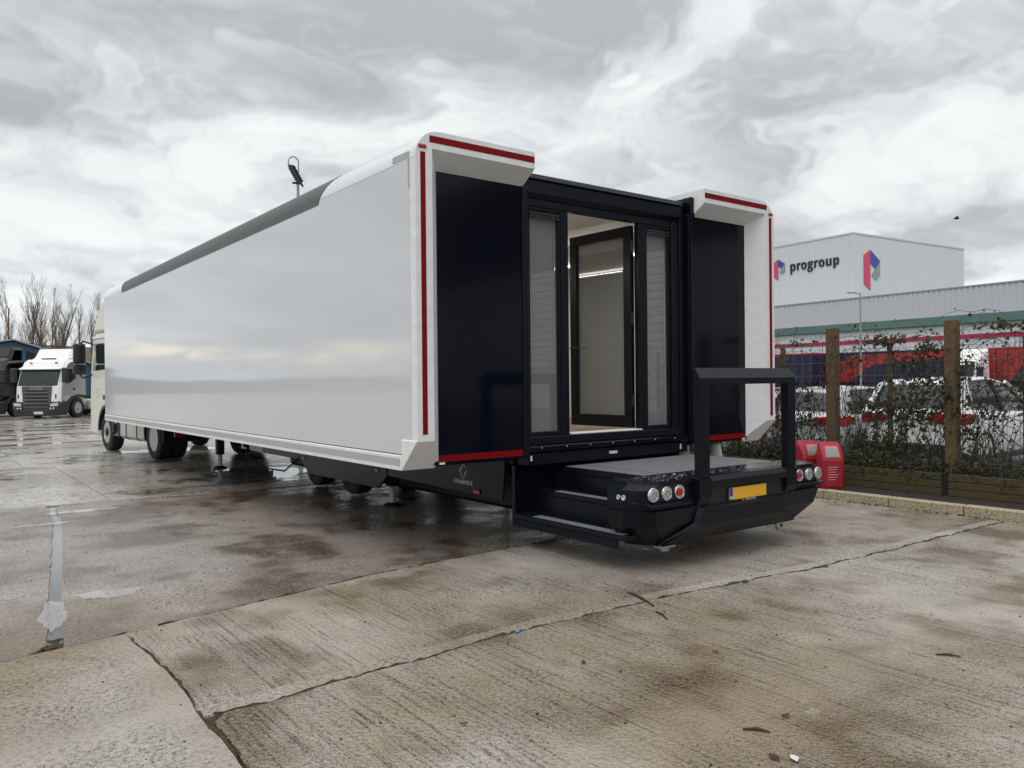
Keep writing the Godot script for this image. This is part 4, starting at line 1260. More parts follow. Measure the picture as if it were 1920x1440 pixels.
# ---------------------------------------------------------------- tractor unit under the trailer
func tractor() -> void:
	var t := thing("tractor_unit", "cream white tractor unit coupled under the trailer's front", "truck", V(0.74, 0, -12.75), 5.5)
	var side := [-2.55, 1.02, -2.55, 3.02, -4.40, 2.98, -4.50, 2.85, -4.74, 2.02, -4.80, 1.25, -4.80, 0.62, -4.72, 0.36, -4.12, 0.34]
	for k in 9:
		var a := PI * (0.97 - 0.92 * k / 8.0)
		side.append_array([-3.42 + cos(a) * 0.60, 0.50 + sin(a) * 0.60])
	put("cab", MB.new().prism(P2(side), 0, 0.0, 2.5, 0.07), "cab_cream", t)
	put("roof_deflector", MB.new().prism(P2([-2.6, 3.03, -2.6, 3.86, -3.4, 3.86, -4.0, 3.70, -4.38, 3.36, -4.5, 3.10, -4.5, 3.03]), 0, 0.04, 2.46, 0.05), "cab_cream", t)
	put("sun_visor", MB.new().prism(P2([-4.45, 2.80, -4.78, 2.70, -4.80, 2.74, -4.46, 2.90]), 0, 0.08, 2.42, 0.01), "dark_plastic", t)
	put("roof_gutter", bar(V(-0.03, 2.83, -4.45), V(0.05, 2.90, -2.7), 0.02), "cab_cream", t)
	for s in [0, 1]:
		var xo: float = -0.006 if s == 0 else 2.494
		put("side_window", MB.new().prism(P2([-3.40, 2.05, -4.52, 2.02, -4.36, 2.72, -3.48, 2.72]), 0, xo, xo + 0.012, 0.003), "cab_glass", t)
		put("door_seam", bar(V(xo + 0.002, 1.62, -4.66), V(xo + 0.004, 1.635, -3.36), 0.0), "white_print", t)
		put("door_seam", bar(V(xo + 0.002, 1.13, -3.37), V(xo + 0.004, 2.78, -3.35), 0.0), "tape_grey", t)
		put("door_handle", bar(V(xo - 0.012, 1.28, -3.62), V(xo + 0.008, 1.40, -3.50), 0.01), "dark_plastic", t)
		var m := group_of("mirror", t)
		var sx := -1.0 if s == 0 else 1.0
		var bx := 0.0 if s == 0 else 2.5
		put("arm", MB.new().tube([V(bx, 2.72, -4.46), V(bx + sx * 0.20, 2.80, -4.62), V(bx + sx * 0.27, 2.72, -4.66)], 0.025, 8), "dark_plastic", m)
		put("arm", MB.new().tube([V(bx, 1.93, -4.60), V(bx + sx * 0.2, 1.84, -4.66), V(bx + sx * 0.27, 1.93, -4.67)], 0.025, 8), "dark_plastic", m)
		put("housing", bar(V(bx + sx * 0.28 - 0.14, 2.22, -4.76), V(bx + sx * 0.28 + 0.14, 2.74, -4.60), 0.04), "dark_plastic", m)
		put("housing", bar(V(bx + sx * 0.28 - 0.15, 1.93, -4.77), V(bx + sx * 0.28 + 0.15, 2.19, -4.60), 0.04), "dark_plastic", m)
		put("glass", bar(V(bx + sx * 0.28 - 0.11, 2.26, -4.60), V(bx + sx * 0.28 + 0.11, 2.70, -4.594), 0.0), "cab_glass", m)  # both mirror panes coloured dark for the reflection they would show
		put("glass", bar(V(bx + sx * 0.28 - 0.12, 1.96, -4.60), V(bx + sx * 0.28 + 0.12, 2.16, -4.594), 0.0), "cab_glass", m)
		var arch := MB.new()
		var ra := []
		for k in 13:
			var a := PI * (1.0 - k / 12.0)
			var ring := PackedVector3Array()
			for q in [[0.58, 0.0], [0.66, 0.0], [0.66, -sx * 0.30], [0.58, -sx * 0.30]]:
				ring.append(V(bx + sx * 0.015 + q[1], 0.50 + sin(a) * q[0], -3.42 + cos(a) * q[0]))
			ra.append(ring)
		put("wheel_arch", arch.loft(ra, false), "dark_plastic", t)
		wheel(t, V(bx - sx * 0.16, 0.475, -3.42), 0.475, 0.30, sx, true, "rim_silver", 10)
	# drive wheels: deep dish
	for s in [[0.0, -1.0], [2.5, 1.0]]:
		var w := group_of("drive_wheel", t)
		w.position = V(s[0] - s[1] * 0.30, 0.475, 0)
		var ax := V(s[1], 0, 0)
		put("tyre", MB.new().lathe([[0.29, -0.30], [0.45, -0.30], [0.475, -0.26], [0.475, -0.03], [0.44, 0.0], [0.475, 0.03], [0.475, 0.25], [0.45, 0.29], [0.31, 0.30], [0.29, 0.27], [0.29, -0.30]], Vector3.ZERO, ax, 40), "rubber", w)
		put("rim", MB.new().lathe([[0.30, 0.285], [0.285, 0.295], [0.275, 0.24], [0.262, 0.10], [0.245, 0.06], [0.245, 0.0], [0.30, 0.0]], Vector3.ZERO, ax, 36), "rim_silver", w)
		put("disc", MB.new().lathe([[0.246, 0.03], [0.24, 0.05], [0.15, 0.04], [0.0, 0.04]], Vector3.ZERO, ax, 32), "rim_shaded_dirty", w)  # shade inside the dish painted as a darker grey than the rim
		put("hub", MB.new().lathe([[0.145, 0.04], [0.14, 0.12], [0.11, 0.16], [0.0, 0.17]], Vector3.ZERO, ax, 24), "rim_shaded_dirty", w)
		put("mudguard", MB.new().prism(P2([-0.62, 0.55, -0.56, 0.86, -0.34, 1.02, 0.34, 1.02, 0.56, 0.86, 0.66, 0.40, 0.63, 0.40, 0.53, 0.84, 0.33, 0.99, -0.33, 0.99, -0.53, 0.84, -0.59, 0.55]), 0, s[0] - s[1] * 0.60 if s[1] > 0 else s[0], s[0] if s[1] > 0 else s[0] + 0.60, 0.003), "dark_plastic", t)
	put("chassis_rail", bar(V(0.80, 0.55, -4.3), V(0.90, 0.85, 0.95), 0.01), "chassis_black", t)
	put("chassis_rail", bar(V(1.60, 0.55, -4.3), V(1.70, 0.85, 0.95), 0.01), "chassis_black", t)
	put("coupling_plate", MB.new().lathe([[0.55, 0.0], [0.55, 0.06], [0.0, 0.08]], V(1.25, 0.88, 0.1), Vector3.UP, 24), "chassis_black", t)
	put("engine_block", bar(V(0.6, 0.35, -4.2), V(1.9, 1.0, -2.6), 0.1), "chassis_black", t)
	put("axle", MB.new().tube([V(0.3, 0.475, 0), V(2.2, 0.475, 0)], 0.09, 10), "chassis_black", t)
	# fuel tank in three lengths with straps, side step, rear lamp
	for k in 3:
		var z0: float = [-2.46, -1.98, -1.22][k]
		var z1: float = [-2.0, -1.24, -0.70][k]
		put("fuel_tank", MB.new().prism(P2([0.05, 0.42, 0.12, 0.34, 0.55, 0.34, 0.60, 0.40, 0.60, 0.86, 0.52, 0.93, 0.14, 0.93, 0.05, 0.86]), 2, z0, z1, 0.012), "tank_alloy", t)
		put("tank_strap", MB.new().prism(P2([0.042, 0.42, 0.117, 0.332, 0.55, 0.332, 0.55, 0.94, 0.14, 0.938, 0.042, 0.865]), 2, z1 + 0.001 - 0.03, z1 + 0.019, 0.0), "dark_plastic", t)
	put("battery_box", bar(V(0.05, 0.38, -2.82), V(0.6, 0.95, -2.52), 0.02), "dark_plastic", t)
	put("side_step", bar(V(0.0, 0.42, -2.78), V(0.05, 0.44, -2.56), 0.004), "galvanised", t)
	put("filler_cap", MB.new().lathe([[0.05, 0.0], [0.05, 0.03], [0.0, 0.035]], V(0.10, 0.90, -0.95), V(-0.6, 0.8, 0).normalized(), 14), "dark_plastic", t)
	for x in [0.12, 2.18]:
		put("rear_lamp", bar(V(x, 0.52, 0.92), V(x + 0.24, 0.66, 0.98), 0.01), "lamp_red", t)
	put("rear_bar", bar(V(0.1, 0.66, 0.90), V(2.4, 0.74, 0.97), 0.01), "chassis_black", t)
	for k in 3:
		put("door_print", bar(V(-0.0012, 1.50 - k * 0.09, -4.28), V(-0.0002, 1.56 - k * 0.09, -3.78 - k * 0.06), 0.0), "pale_green_print", t)

# ---------------------------------------------------------------- tractor units parked across the yard
func cab_over(t: Node3D, paint: String, high: float, lettering: String, mark: String) -> void:   # front at z = 0, cab back to z = 2.1
	var side := [0.10, 0.30, -0.02, 0.42, -0.06, 1.0, -0.02, 1.60, 0.30, 2.52, 0.52, 2.86, 0.8, 3.0, 2.1, 3.05, 2.1, 1.0]
	for k in 9:
		var a := PI * (0.03 + 0.94 * k / 8.0)
		side.append_array([1.38 + cos(a) * 0.60, 0.50 + sin(a) * 0.60])
	put("cab", MB.new().prism(P2(side), 0, -1.24, 1.24, 0.13), paint, t)
	var rd := put("roof_deflector", MB.new().prism(P2([0.80, 2.98, 1.05, 3.15, 1.35, high, 1.95, high + 0.02, 2.12, high - 0.1, 2.12, 3.0]), 0, -1.05, 1.05, 0.16), paint, t)
	put("deflector_slot", bar(V(-0.4, 3.03, 0.80), V(0.4, 3.07, 0.90), 0.01), "dark_plastic", t)
	put("windscreen", MB.new().prism(P2([-0.03, 1.655, 0.265, 2.49, 0.30, 2.49, 0.01, 1.655]), 0, -1.08, 1.08, 0.008), "cab_glass", t)
	put("visor", MB.new().prism(P2([0.27, 2.50, 0.12, 2.47, 0.11, 2.51, 0.32, 2.60]), 0, -1.15, 1.15, 0.02), "dark_plastic" if paint == "cab_black" else paint, t)
	put("dashboard_line", bar(V(-0.9, 1.66, -0.04), V(0.9, 1.70, -0.02), 0.004), "dark_plastic", t)
	var gr := group_of("grille", t)
	put("surround", MB.new().prism(P2([-0.82, 1.62, 0.82, 1.62, 0.74, 0.46, -0.74, 0.46]), 2, -0.10, -0.055, 0.02), "grille_grey", gr)
	for k in 5:
		put("opening", bar(V(-0.62, 1.34 - k * 0.18, -0.108), V(0.62, 1.41 - k * 0.18, -0.098), 0.004), "black_seal", gr)
		put("slat", MB.new().prism(P2([-0.10, 1.245 - k * 0.18, -0.135, 1.265 - k * 0.18, -0.135, 1.29 - k * 0.18, -0.10, 1.335 - k * 0.18]), 0, -0.64, 0.64, 0.006), "grille_grey", gr)
	if lettering:
		var w := put("name_letters", text(lettering, 0.19, 0.02, 700), "galvanised", gr)
		w.position = V(0, 1.505, -0.115)
		w.rotation_degrees.y = 180
	put("bumper", MB.new().prism(P2([-0.16, 0.14, 0.55, 0.18, 0.70, 0.42, 0.70, 0.86, -0.04, 0.86, -0.12, 0.62]), 0, -1.25, 1.25, 0.07), "dark_plastic", t)
	for k in 2:
		put("wiper", MB.new().tube([V(-0.75 + k * 0.85, 1.66, -0.05), V(-0.25 + k * 0.85, 1.92, 0.035)], 0.012, 5), "black_seal", t)
	put("sun_strip", MB.new().prism(P2([0.215, 2.36, 0.258, 2.485, 0.27, 2.485, 0.227, 2.36]), 0, -1.05, 1.05, 0.0), "black_seal", t)
	for k in 2:
		put("roof_lamp", bar(V(-0.75 + k * 1.4, 2.80, 0.40), V(-0.65 + k * 1.4, 2.86, 0.52), 0.01), "lamp_amber", t)
	put("dashboard", bar(V(-1.0, 1.45, 0.15), V(1.0, 1.72, 0.3), 0.02), "dark_plastic", t)
	put("air_dam", bar(V(-1.12, 0.13, -0.185), V(1.12, 0.42, -0.15), 0.02), "dark_plastic", t)
	for s in [-1.0, 1.0]:
		var h := group_of("headlight", t)
		put("lens", MB.new().prism(P2([s * 0.80, 0.60, s * 1.2, 0.63, s * 1.22, 0.78, s * 0.80, 0.74]), 2, -0.17, -0.12, 0.008), "lamp_clear", h)
		put("indicator", bar(V(s * 1.15 - 0.06, 0.66, -0.12), V(s * 1.15 + 0.1, 0.76, 0.05), 0.01), "lamp_amber", h)
		for k in 2:
			put("fog_lamp", MB.new().lathe([[0.05, 0], [0.045, 0.02], [0.0, 0.025]], V(s * (0.82 + k * 0.16), 0.50, -0.165), Vector3.FORWARD, 14), "lamp_clear", t)
		put("air_intake", bar(V(s * 1.03 - 0.035, 1.0, -0.075), V(s * 1.03 + 0.035, 1.22, -0.03), 0.01), "dark_plastic", t)
		put("side_window", MB.new().prism(P2([0.42, 1.75, 0.36, 2.10, 0.48, 2.50, 1.12, 2.50, 1.18, 2.05, 0.80, 1.82]), 0, s * 1.24 - 0.012, s * 1.24 + 0.008, 0.003), "cab_glass", t)
		put("door_handle", bar(V(s * 1.245 - 0.02, 1.42, 0.98), V(s * 1.245 + 0.02, 1.54, 1.12), 0.01), "dark_plastic", t)
		put("mirror", bar(V(s * 1.42 - 0.15, 1.80, 0.02), V(s * 1.42 + 0.15, 2.55, 0.22), 0.05), "dark_plastic", t)
		put("mirror_arm", MB.new().tube([V(s * 1.2, 2.50, 0.35), V(s * 1.42, 2.52, 0.14)], 0.03, 8), "dark_plastic", t)
		put("cab_skirt", MB.new().prism(P2([0.55, 0.86, 0.72, 0.98, 0.86, 1.10, 1.38, 1.19, 2.10, 1.12, 2.10, 0.98, 1.95, 0.96, 1.38, 1.12, 0.90, 0.92, 0.72, 0.70]), 0, s * 1.22 - 0.03, s * 1.22 + 0.03, 0.008), "dark_plastic", t)
		wheel(t, V(s * 1.08, 0.5, 1.38), 0.5, 0.30, s, true, "rim_silver", 0)
		wheel(t, V(s * 0.98, 0.5, 5.0), 0.5, 0.55, s, true, "rim_silver", 0)
		put("rear_guard", MB.new().prism(P2([4.35, 0.7, 4.45, 1.02, 4.7, 1.14, 5.3, 1.14, 5.55, 1.02, 5.65, 0.7]), 0, s * 0.98 - 0.28, s * 0.98 + 0.28, 0.01), "dark_plastic", t)
		put("tank", bar(V(s * 0.95 - 0.27, 0.38, 2.35), V(s * 0.95 + 0.27, 0.92, 4.0), 0.08), "tank_alloy", t)
	put("chassis_rail", bar(V(-0.45, 0.6, 0.6), V(0.45, 0.92, 6.0), 0.02), "chassis_black", t)
	var pl := group_of("number_plate", t)
	put("plate", bar(V(-0.42, 0.22, -0.20), V(0.14, 0.34, -0.187), 0.003), "plate_white", pl)
	put("plate_band", bar(V(0.07, 0.222, -0.2025), V(0.138, 0.338, -0.2002), 0.0), "plate_blue", pl)
	if mark:
		var r := put("red_sticker", bar(V(-1.262, 1.95, 1.02), V(-1.253, 2.25, 1.22), 0.0), "logo_red", t)
		r.position = V(0, 0.0, 0.0)

func parked_tractors() -> void:
	var a := thing("parked_tractor", "white tractor unit with grey grille parked across the yard", "truck", V(1.62, 0, -40.6), 136.0, "tractor units parked across the yard")
	cab_over(a, "cab_white", 3.56, "SCANIA", "")
	put("hi_vis_vest", bar(V(-0.98, 1.72, 0.16), V(-0.80, 2.1, 0.2), 0.02), "hi_vis", a)
	var b := thing("parked_tractor", "black tractor unit cut by the left edge of the picture", "truck", V(-0.75, 0, -44.2), 136.0, "tractor units parked across the yard")
	cab_over(b, "cab_black", 3.75, "", "red")
	put("side_deflector", MB.new().prism(P2([2.1, 1.0, 2.1, 3.6, 2.75, 3.45, 2.75, 1.0]), 0, -1.24, -1.18, 0.01), "cab_black", b)
	put("roof_bar", MB.new().tube([V(-1.1, 3.25, 0.9), V(1.1, 3.25, 0.9)], 0.035, 8), "dark_plastic", b)

# ---------------------------------------------------------------- lorries in the far yard
func yard_vehicles() -> void:
	# curtain sided trailers stand side by side, rear to the warehouse; their sides face the photograph
	var spots := [[69.0, -46.0, "navy and red curtain trailer furthest left behind the fence", 0], [71.0, -33.5, "navy curtain trailer with a red wedge, behind the tall fence posts", 1], [72.0, -19.5, "navy and red curtain trailer coupled to the white lorry cab", 2]]
	for q in spots:
		var t := thing("curtain_trailer", q[2], "trailer", V(q[0], 0, q[1]), -5.0, "curtain trailers in the lorry yard")
		put("body", bar(V(0, 1.15, -6.7), V(2.5, 4.15, 6.7), 0.04), "curtain_navy", t)
		put("roof_rail", bar(V(-0.03, 4.05, -6.75), V(2.53, 4.2, 6.75), 0.02), "curtain_red" if q[3] != 1 else "curtain_navy", t)
		var wedge: Array = [[-6.6, 1.3, -6.6, 3.6, -1.0, 4.0, 3.0, 4.0, -2.5, 3.0, -3.5, 1.3], [-6.6, 2.6, -3.0, 3.9, 6.6, 4.02, 6.6, 3.4, -1.0, 2.9, -3.5, 1.3, -6.6, 1.3], [-6.6, 1.3, -6.6, 4.0, -1.5, 4.0, -3.2, 1.3]][q[3]]
		put("red_wedge", MB.new().prism(P2(wedge), 0, -0.02, 0.0), "curtain_red", t)
		for k in 14:
			put("curtain_strap", bar(V(-0.045, 1.2, -6.4 + k * 0.95), V(-0.022, 4.0, -6.35 + k * 0.95), 0.0), "curtain_navy", t)
		put("chassis", bar(V(0.3, 0.75, -6.6), V(2.2, 1.14, 6.6), 0.03), "chassis_black", t)
		for z in [3.2, 4.5, 5.8]:
			wheel(t, V(0.2, 0.5, z), 0.5, 0.36, -1.0, true, "rim_silver", 0)
	var t := thing("lorry_cab", "white lorry cab with sloping roof fairing beyond the parked white car", "truck", V(69.3, 0, -25.6), 82.0)
	put("cab", MB.new().prism(P2([0.1, 0.35, -0.05, 0.9, 0.0, 1.6, 0.35, 2.75, 0.6, 3.0, 2.2, 3.0, 2.2, 0.9, 1.9, 0.5]), 0, -1.24, 1.24, 0.1), "cab_white", t)
	put("roof_fairing", MB.new().prism(P2([0.5, 2.98, 1.0, 3.4, 2.0, 4.1, 2.3, 4.1, 2.3, 2.98]), 0, -1.15, 1.15, 0.15), "cab_white", t)
	put("windscreen", MB.new().prism(P2([-0.02, 1.62, 0.31, 2.70, 0.36, 2.70, 0.03, 1.62]), 0, -1.1, 1.1, 0.01), "cab_glass", t)
	for s in [-1.0, 1.0]:
		put("side_window", MB.new().prism(P2([0.35, 1.7, 0.55, 2.5, 1.25, 2.5, 1.25, 1.7]), 0, s * 1.24 - 0.012, s * 1.24 + 0.012, 0.0), "cab_glass", t)
		put("mirror", bar(V(s * 1.42 - 0.14, 1.7, 0.1), V(s * 1.42 + 0.14, 2.5, 0.3), 0.05), "dark_plastic", t)
		wheel(t, V(s * 1.05, 0.5, 1.3), 0.5, 0.3, s, true, "rim_silver", 0)
		wheel(t, V(s * 0.98, 0.5, 4.6), 0.5, 0.5, s, true, "rim_silver", 0)
	put("chassis", bar(V(-0.5, 0.6, 0.6), V(0.5, 0.95, 5.6), 0.02), "chassis_black", t)
	put("grille", bar(V(-0.8, 0.6, -0.08), V(0.8, 1.45, -0.03), 0.02), "grille_grey", t)

# ---------------------------------------------------------------- cars behind the fence
func car(t: Node3D, paint: String, high: float, suv: bool) -> void:   # forward is -z; rear bumper at z = 0
	var L := 4.25
	var hw := 0.89
	# stations from rear to front: z, underside, belt height, half width at sill, half width at belt
	var st := [[-0.03, 0.42, 0.86, 0.70, 0.66], [0.0 - 0.10, 0.34, 0.98, 0.82, 0.78], [-0.30, 0.27, 1.00, hw, 0.85], [-0.9, 0.22, 0.985, hw, 0.87], [-2.0, 0.20, 0.94, hw, 0.87], [-2.9, 0.20, 0.92, hw, 0.86], [-3.5, 0.22, 0.86, hw, 0.80], [-4.05, 0.30, 0.74, 0.82, 0.70], [-4.22, 0.40, 0.60, 0.66, 0.58]]
	var rings := []
	for s in st:
		var ring := PackedVector3Array()
		var u: float = s[1]
		var bl: float = s[2] + (high - 1.5) * 0.6
		for q in [[-0.85, u], [-1.0, u + 0.10], [-1.03, lerpf(u, bl, 0.5)], [-1.0, bl - 0.10], [-s[4] / s[3], bl], [-0.6, bl + 0.03], [0.0, bl + 0.045], [0.6, bl + 0.03], [s[4] / s[3], bl], [1.0, bl - 0.10], [1.03, lerpf(u, bl, 0.5)], [1.0, u + 0.10], [0.85, u], [0.0, u - 0.01]]:
			ring.append(V(q[0] * s[3], q[1], s[0]))
		rings.append(ring)
	put("body", MB.new().loft(rings), paint, t)
	# glasshouse as one dark tinted shape, then roof and pillars of body colour over it
	var gz := [[-0.20, 0.98, 0.80, 0.0], [-0.42, high - 0.13, 0.68, 1.0], [-0.62, high - 0.05, 0.66, 1.0], [-1.6, high - 0.02, 0.67, 1.0], [-2.2, high - 0.09, 0.66, 1.0], [-3.05, 0.98, 0.76, 0.0]]
	if suv:
		gz[0][0] = -0.12
	var gl := []
	var rf := []
	for g in gz:
		var ring := PackedVector3Array()
		var wr := PackedVector3Array()
		var bl: float = 0.96 + (high - 1.5) * 0.6
		var top: float = g[1] if g[3] > 0.5 else bl + 0.02
		for q in [[-0.84, bl - 0.02], [-lerpf(0.84, g[2], 0.5), lerpf(bl, top, 0.55)], [-g[2], top - 0.03], [-g[2] * 0.85, top], [g[2] * 0.85, top], [g[2], top - 0.03], [lerpf(0.84, g[2], 0.5), lerpf(bl, top, 0.55)], [0.84, bl - 0.02]]:
			ring.append(V(q[0], q[1], g[0]))
		gl.append(ring)
		if g[3] > 0.5:
			for q in [[-g[2] - 0.012, top - 0.045], [-g[2] * 0.86, top + 0.012], [0.0, top + 0.035], [g[2] * 0.86, top + 0.012], [g[2] + 0.012, top - 0.045], [0.0, top - 0.01]]:
				wr.append(V(q[0], q[1], g[0]))
			rf.append(wr)
	put("windows", MB.new().loft(gl), "car_glass", t)
	put("roof", MB.new().loft(rf), paint, t)
	var bl2 := 0.96 + (high - 1.5) * 0.6
	for s in [-1.0, 1.0]:
		put("rear_pillar", MB.new().loft([PackedVector3Array([V(s * 0.86, bl2 - 0.03, -0.12), V(s * 0.70, bl2, -0.10), V(s * 0.84, bl2 - 0.03, -0.62)]), PackedVector3Array([V(s * 0.685, high - 0.09, -0.40), V(s * 0.58, high - 0.08, -0.38), V(s * 0.69, high - 0.06, -0.66)])], false), paint, t)
		put("door_pillar", MB.new().tube([V(s * 0.855, bl2, -1.62), V(s * 0.69, high - 0.05, -1.55)], 0.03, 6), "dark_plastic", t)
		put("front_pillar", MB.new().tube([V(s * 0.80, bl2, -2.98), V(s * 0.675, high - 0.09, -2.18)], 0.035, 6), paint, t)
		var hb := (high - 1.5) * 0.6
		var tl := []
		for q in [[0.40, 0.02, 0.88, 0.97], [0.72, -0.02, 0.84, 1.0], [0.83, -0.10, 0.82, 1.0], [0.905, -0.28, 0.84, 0.99], [0.905, -0.46, 0.90, 0.98]]:
			tl.append(PackedVector3Array([V(s * q[0], q[2] + hb - 0.06, q[1]), V(s * (q[0] + 0.012), q[2] + hb + 0.05, q[1] + 0.012), V(s * q[0], q[3] + hb - 0.04, q[1]), V(s * (q[0] - 0.1), q[2] + hb, q[1] - 0.05)]))
		put("tail_light", MB.new().loft(tl, false), "lamp_red", t)
		put("headlight", MB.new().loft([PackedVector3Array([V(s * 0.55, 0.62, -4.17), V(s * 0.55, 0.70, -4.12), V(s * 0.52, 0.66, -4.0)]), PackedVector3Array([V(s * 0.84, 0.68, -3.85), V(s * 0.82, 0.78, -3.8), V(s * 0.78, 0.72, -3.75)])], false), "lamp_clear", t)
		put("door_mirror", bar(V(s * 0.98 - 0.09, bl2 + 0.02, -2.85), V(s * 0.98 + 0.09, bl2 + 0.15, -2.70), 0.03), paint, t)
		for z in [-0.78, -3.42]:
			wheel(t, V(s * 0.80, 0.32, z), 0.32, 0.20, s, false)
			var ra := []
			for k in 11:
				var a := PI * (1.0 - k / 10.0)
				var ring := PackedVector3Array()
				for q in [[0.335, 0.02], [0.385, 0.03], [0.385, -0.16], [0.335, -0.16]]:
					ring.append(V(s * (0.895 + q[1]), 0.33 + sin(a) * q[0], z + cos(a) * q[0]))
				ra.append(ring)
			put("wheel_arch", MB.new().loft(ra, false), "dark_plastic", t)
		put("sill_trim", bar(V(s * 0.885 - 0.03, 0.24, -2.98), V(s * 0.885 + 0.03, 0.34, -1.22), 0.015), "dark_plastic", t)
	put("rear_bumper", MB.new().loft([PackedVector3Array([V(-0.86, 0.30, -0.3), V(-0.90, 0.50, -0.3), V(-0.80, 0.5, -0.3)]), PackedVector3Array([V(-0.72, 0.28, 0.02), V(-0.74, 0.52, 0.03), V(-0.7, 0.5, -0.1)]), PackedVector3Array([V(0.72, 0.28, 0.02), V(0.74, 0.52, 0.03), V(0.7, 0.5, -0.1)]), PackedVector3Array([V(0.86, 0.30, -0.3), V(0.90, 0.50, -0.3), V(0.80, 0.5, -0.3)])], false), "dark_plastic" if suv else paint, t)

func cars() -> void:
	var a := thing("parked_car", "white hatchback parked behind the fence, nearest the right edge", "car", V(9.85, 0.03, -0.68), -90.0, "cars parked behind the fence")
	car(a, "car_white", 1.62, true)
	var b := thing("parked_car", "silver white saloon parked behind the fence beside the trailer's right pod", "car", V(9.65, 0.03, -2.65), -90.0, "cars parked behind the fence")
	car(b, "car_silver", 1.46, false)

# ---------------------------------------------------------------- kerb, planters, fence and creepers
func leaf(mb: MB, at: Vector3, out: Vector3, size: float, tint: Color) -> void:   # a lobed ivy leaf folded along its midrib
	var side := out.cross(V(rng.randf_range(-1, 1), rng.randf_range(-0.4, 0.4), rng.randf_range(-1, 1))).normalized()
	var tip := out.cross(side).normalized()
	var n := out.normalized() * size * 0.12
	var pts := [at - tip * size * 0.35, at + side * size * 0.5 - n, at + side * size * 0.22 + tip * size * 0.12 - n * 0.5, at + tip * size * 0.65, at - side * size * 0.22 + tip * size * 0.12 - n * 0.5, at - side * size * 0.5 - n]
	var start := mb.v.size()
	for q in [[0, 1, 2], [0, 2, 3], [0, 3, 4], [0, 4, 5]]:
		mb.tri(pts[q[0]], pts[q[1]], pts[q[2]])
	for i in mb.v.size() - start:
		mb.c.append(tint)

func leaf_tint() -> Color:
	var k := rng.randf()
	var c := Color(0.012, 0.020, 0.007).lerp(Color(0.036, 0.048, 0.018), rng.randf())
	if k < 0.22:
		c = Color(0.036, 0.017, 0.010).lerp(Color(0.07, 0.034, 0.02), rng.randf())
	elif k < 0.30:
		c = Color(0.065, 0.075, 0.03)
	return c

func creeper(z0: float, z1: float, label: String, patches: Array, stems: int, sd: int, low: int) -> void:
	rng.seed = sd
	var t := thing("ivy_creeper", label, "ivy", V(7.68, 0.30, (z0 + z1) / 2), 0.0, "ivy growing up the fence")
	var zm := (z0 + z1) / 2
	var st := MB.new()
	var lf := MB.new()
	for k in stems:
		var z := rng.randf_range(z0, z1) - zm
		var p := V(rng.randf_range(-0.05, 0.05), -0.04, z)
		var path := [p]
		var rad := [0.007]
		var h := rng.randf_range(0.6, 2.05)
		var drift := rng.randf_range(-0.35, 0.35)
		var segs := 9
		for q in segs:
			drift += rng.randf_range(-0.3, 0.3)
			p += V(rng.randf_range(-0.025, 0.025), h / segs, drift * h / segs)
			p.z = clampf(p.z, z0 - zm - 0.15, z1 - zm + 0.15)
			path.append(p)
			rad.append(lerpf(0.007, 0.003, (q + 1.0) / segs))
		if rng.randf() < 0.55:     # arching tip
			var d := -1.0 if rng.randf() < 0.5 else 1.0
			var r := rng.randf_range(0.12, 0.34)
			for q in 6:
				var a := PI * (q + 1) / 6.0
				path.append(p + V(0.02 * q, sin(a) * r * 0.8, d * (1.0 - cos(a)) * r))
				rad.append(0.003)
		st.tube(path, rad, 4)
		for q in path.size():
			if rng.randf() < 0.45:
				leaf(lf, path[q] + V(rng.randf_range(-0.06, 0.02), rng.randf_range(-0.04, 0.04), rng.randf_range(-0.05, 0.05)), V(-1, rng.randf_range(0.0, 1.0), rng.randf_range(-0.7, 0.7)), rng.randf_range(0.03, 0.07), leaf_tint())
	for k in stems / 4:     # runners woven sideways through the mesh
		var p := V(rng.randf_range(-0.05, 0.03), rng.randf_range(0.2, 1.95), z0 - zm + rng.randf() * (z1 - z0) * 0.6)
		var path := [p]
		var up := rng.randf_range(-0.08, 0.14)
		for q in 8:
			up += rng.randf_range(-0.09, 0.07)
			p += V(rng.randf_range(-0.02, 0.02), clampf(up, -0.06, 0.06), rng.randf_range(0.05, 0.13))
			if p.y > 1.92:
				p.y = 1.92 - rng.randf() * 0.05
			p.z = minf(p.z, z1 - zm + 0.1)
			path.append(p)
		st.tube(path, 0.0045, 4)
	for a in patches:     # z, y, reach z, reach y, leaves
		for k in int(a[4] * 0.6):
			var gz: float = (rng.randf() + rng.randf() + rng.randf() - 1.5) * a[2]
			var gy: float = (rng.randf() + rng.randf() + rng.randf() - 1.5) * a[3]
			leaf(lf, V(rng.randf_range(-0.14, 0.04), a[1] - 0.30 + gy, a[0] - zm + gz), V(-1, rng.randf_range(0.0, 1.2), rng.randf_range(-0.8, 0.8)), rng.randf_range(0.035, 0.08), leaf_tint())
	for k in low:         # thick skirt of ivy over the planter's edge
		var z := rng.randf_range(z0, z1) - zm
		leaf(lf, V(rng.randf_range(-0.24, 0.15), rng.randf_range(-0.06, 0.14) + absf(rng.randfn(0.0, 0.10)), z), V(-0.7, rng.randf_range(0.3, 1.3), rng.randf_range(-0.8, 0.8)), rng.randf_range(0.035, 0.075), leaf_tint())
	put("stems", st, "vine_stem", t).set_meta("kind", "stuff")
	put("foliage", lf, "ivy_leaf", t).set_meta("kind", "stuff")

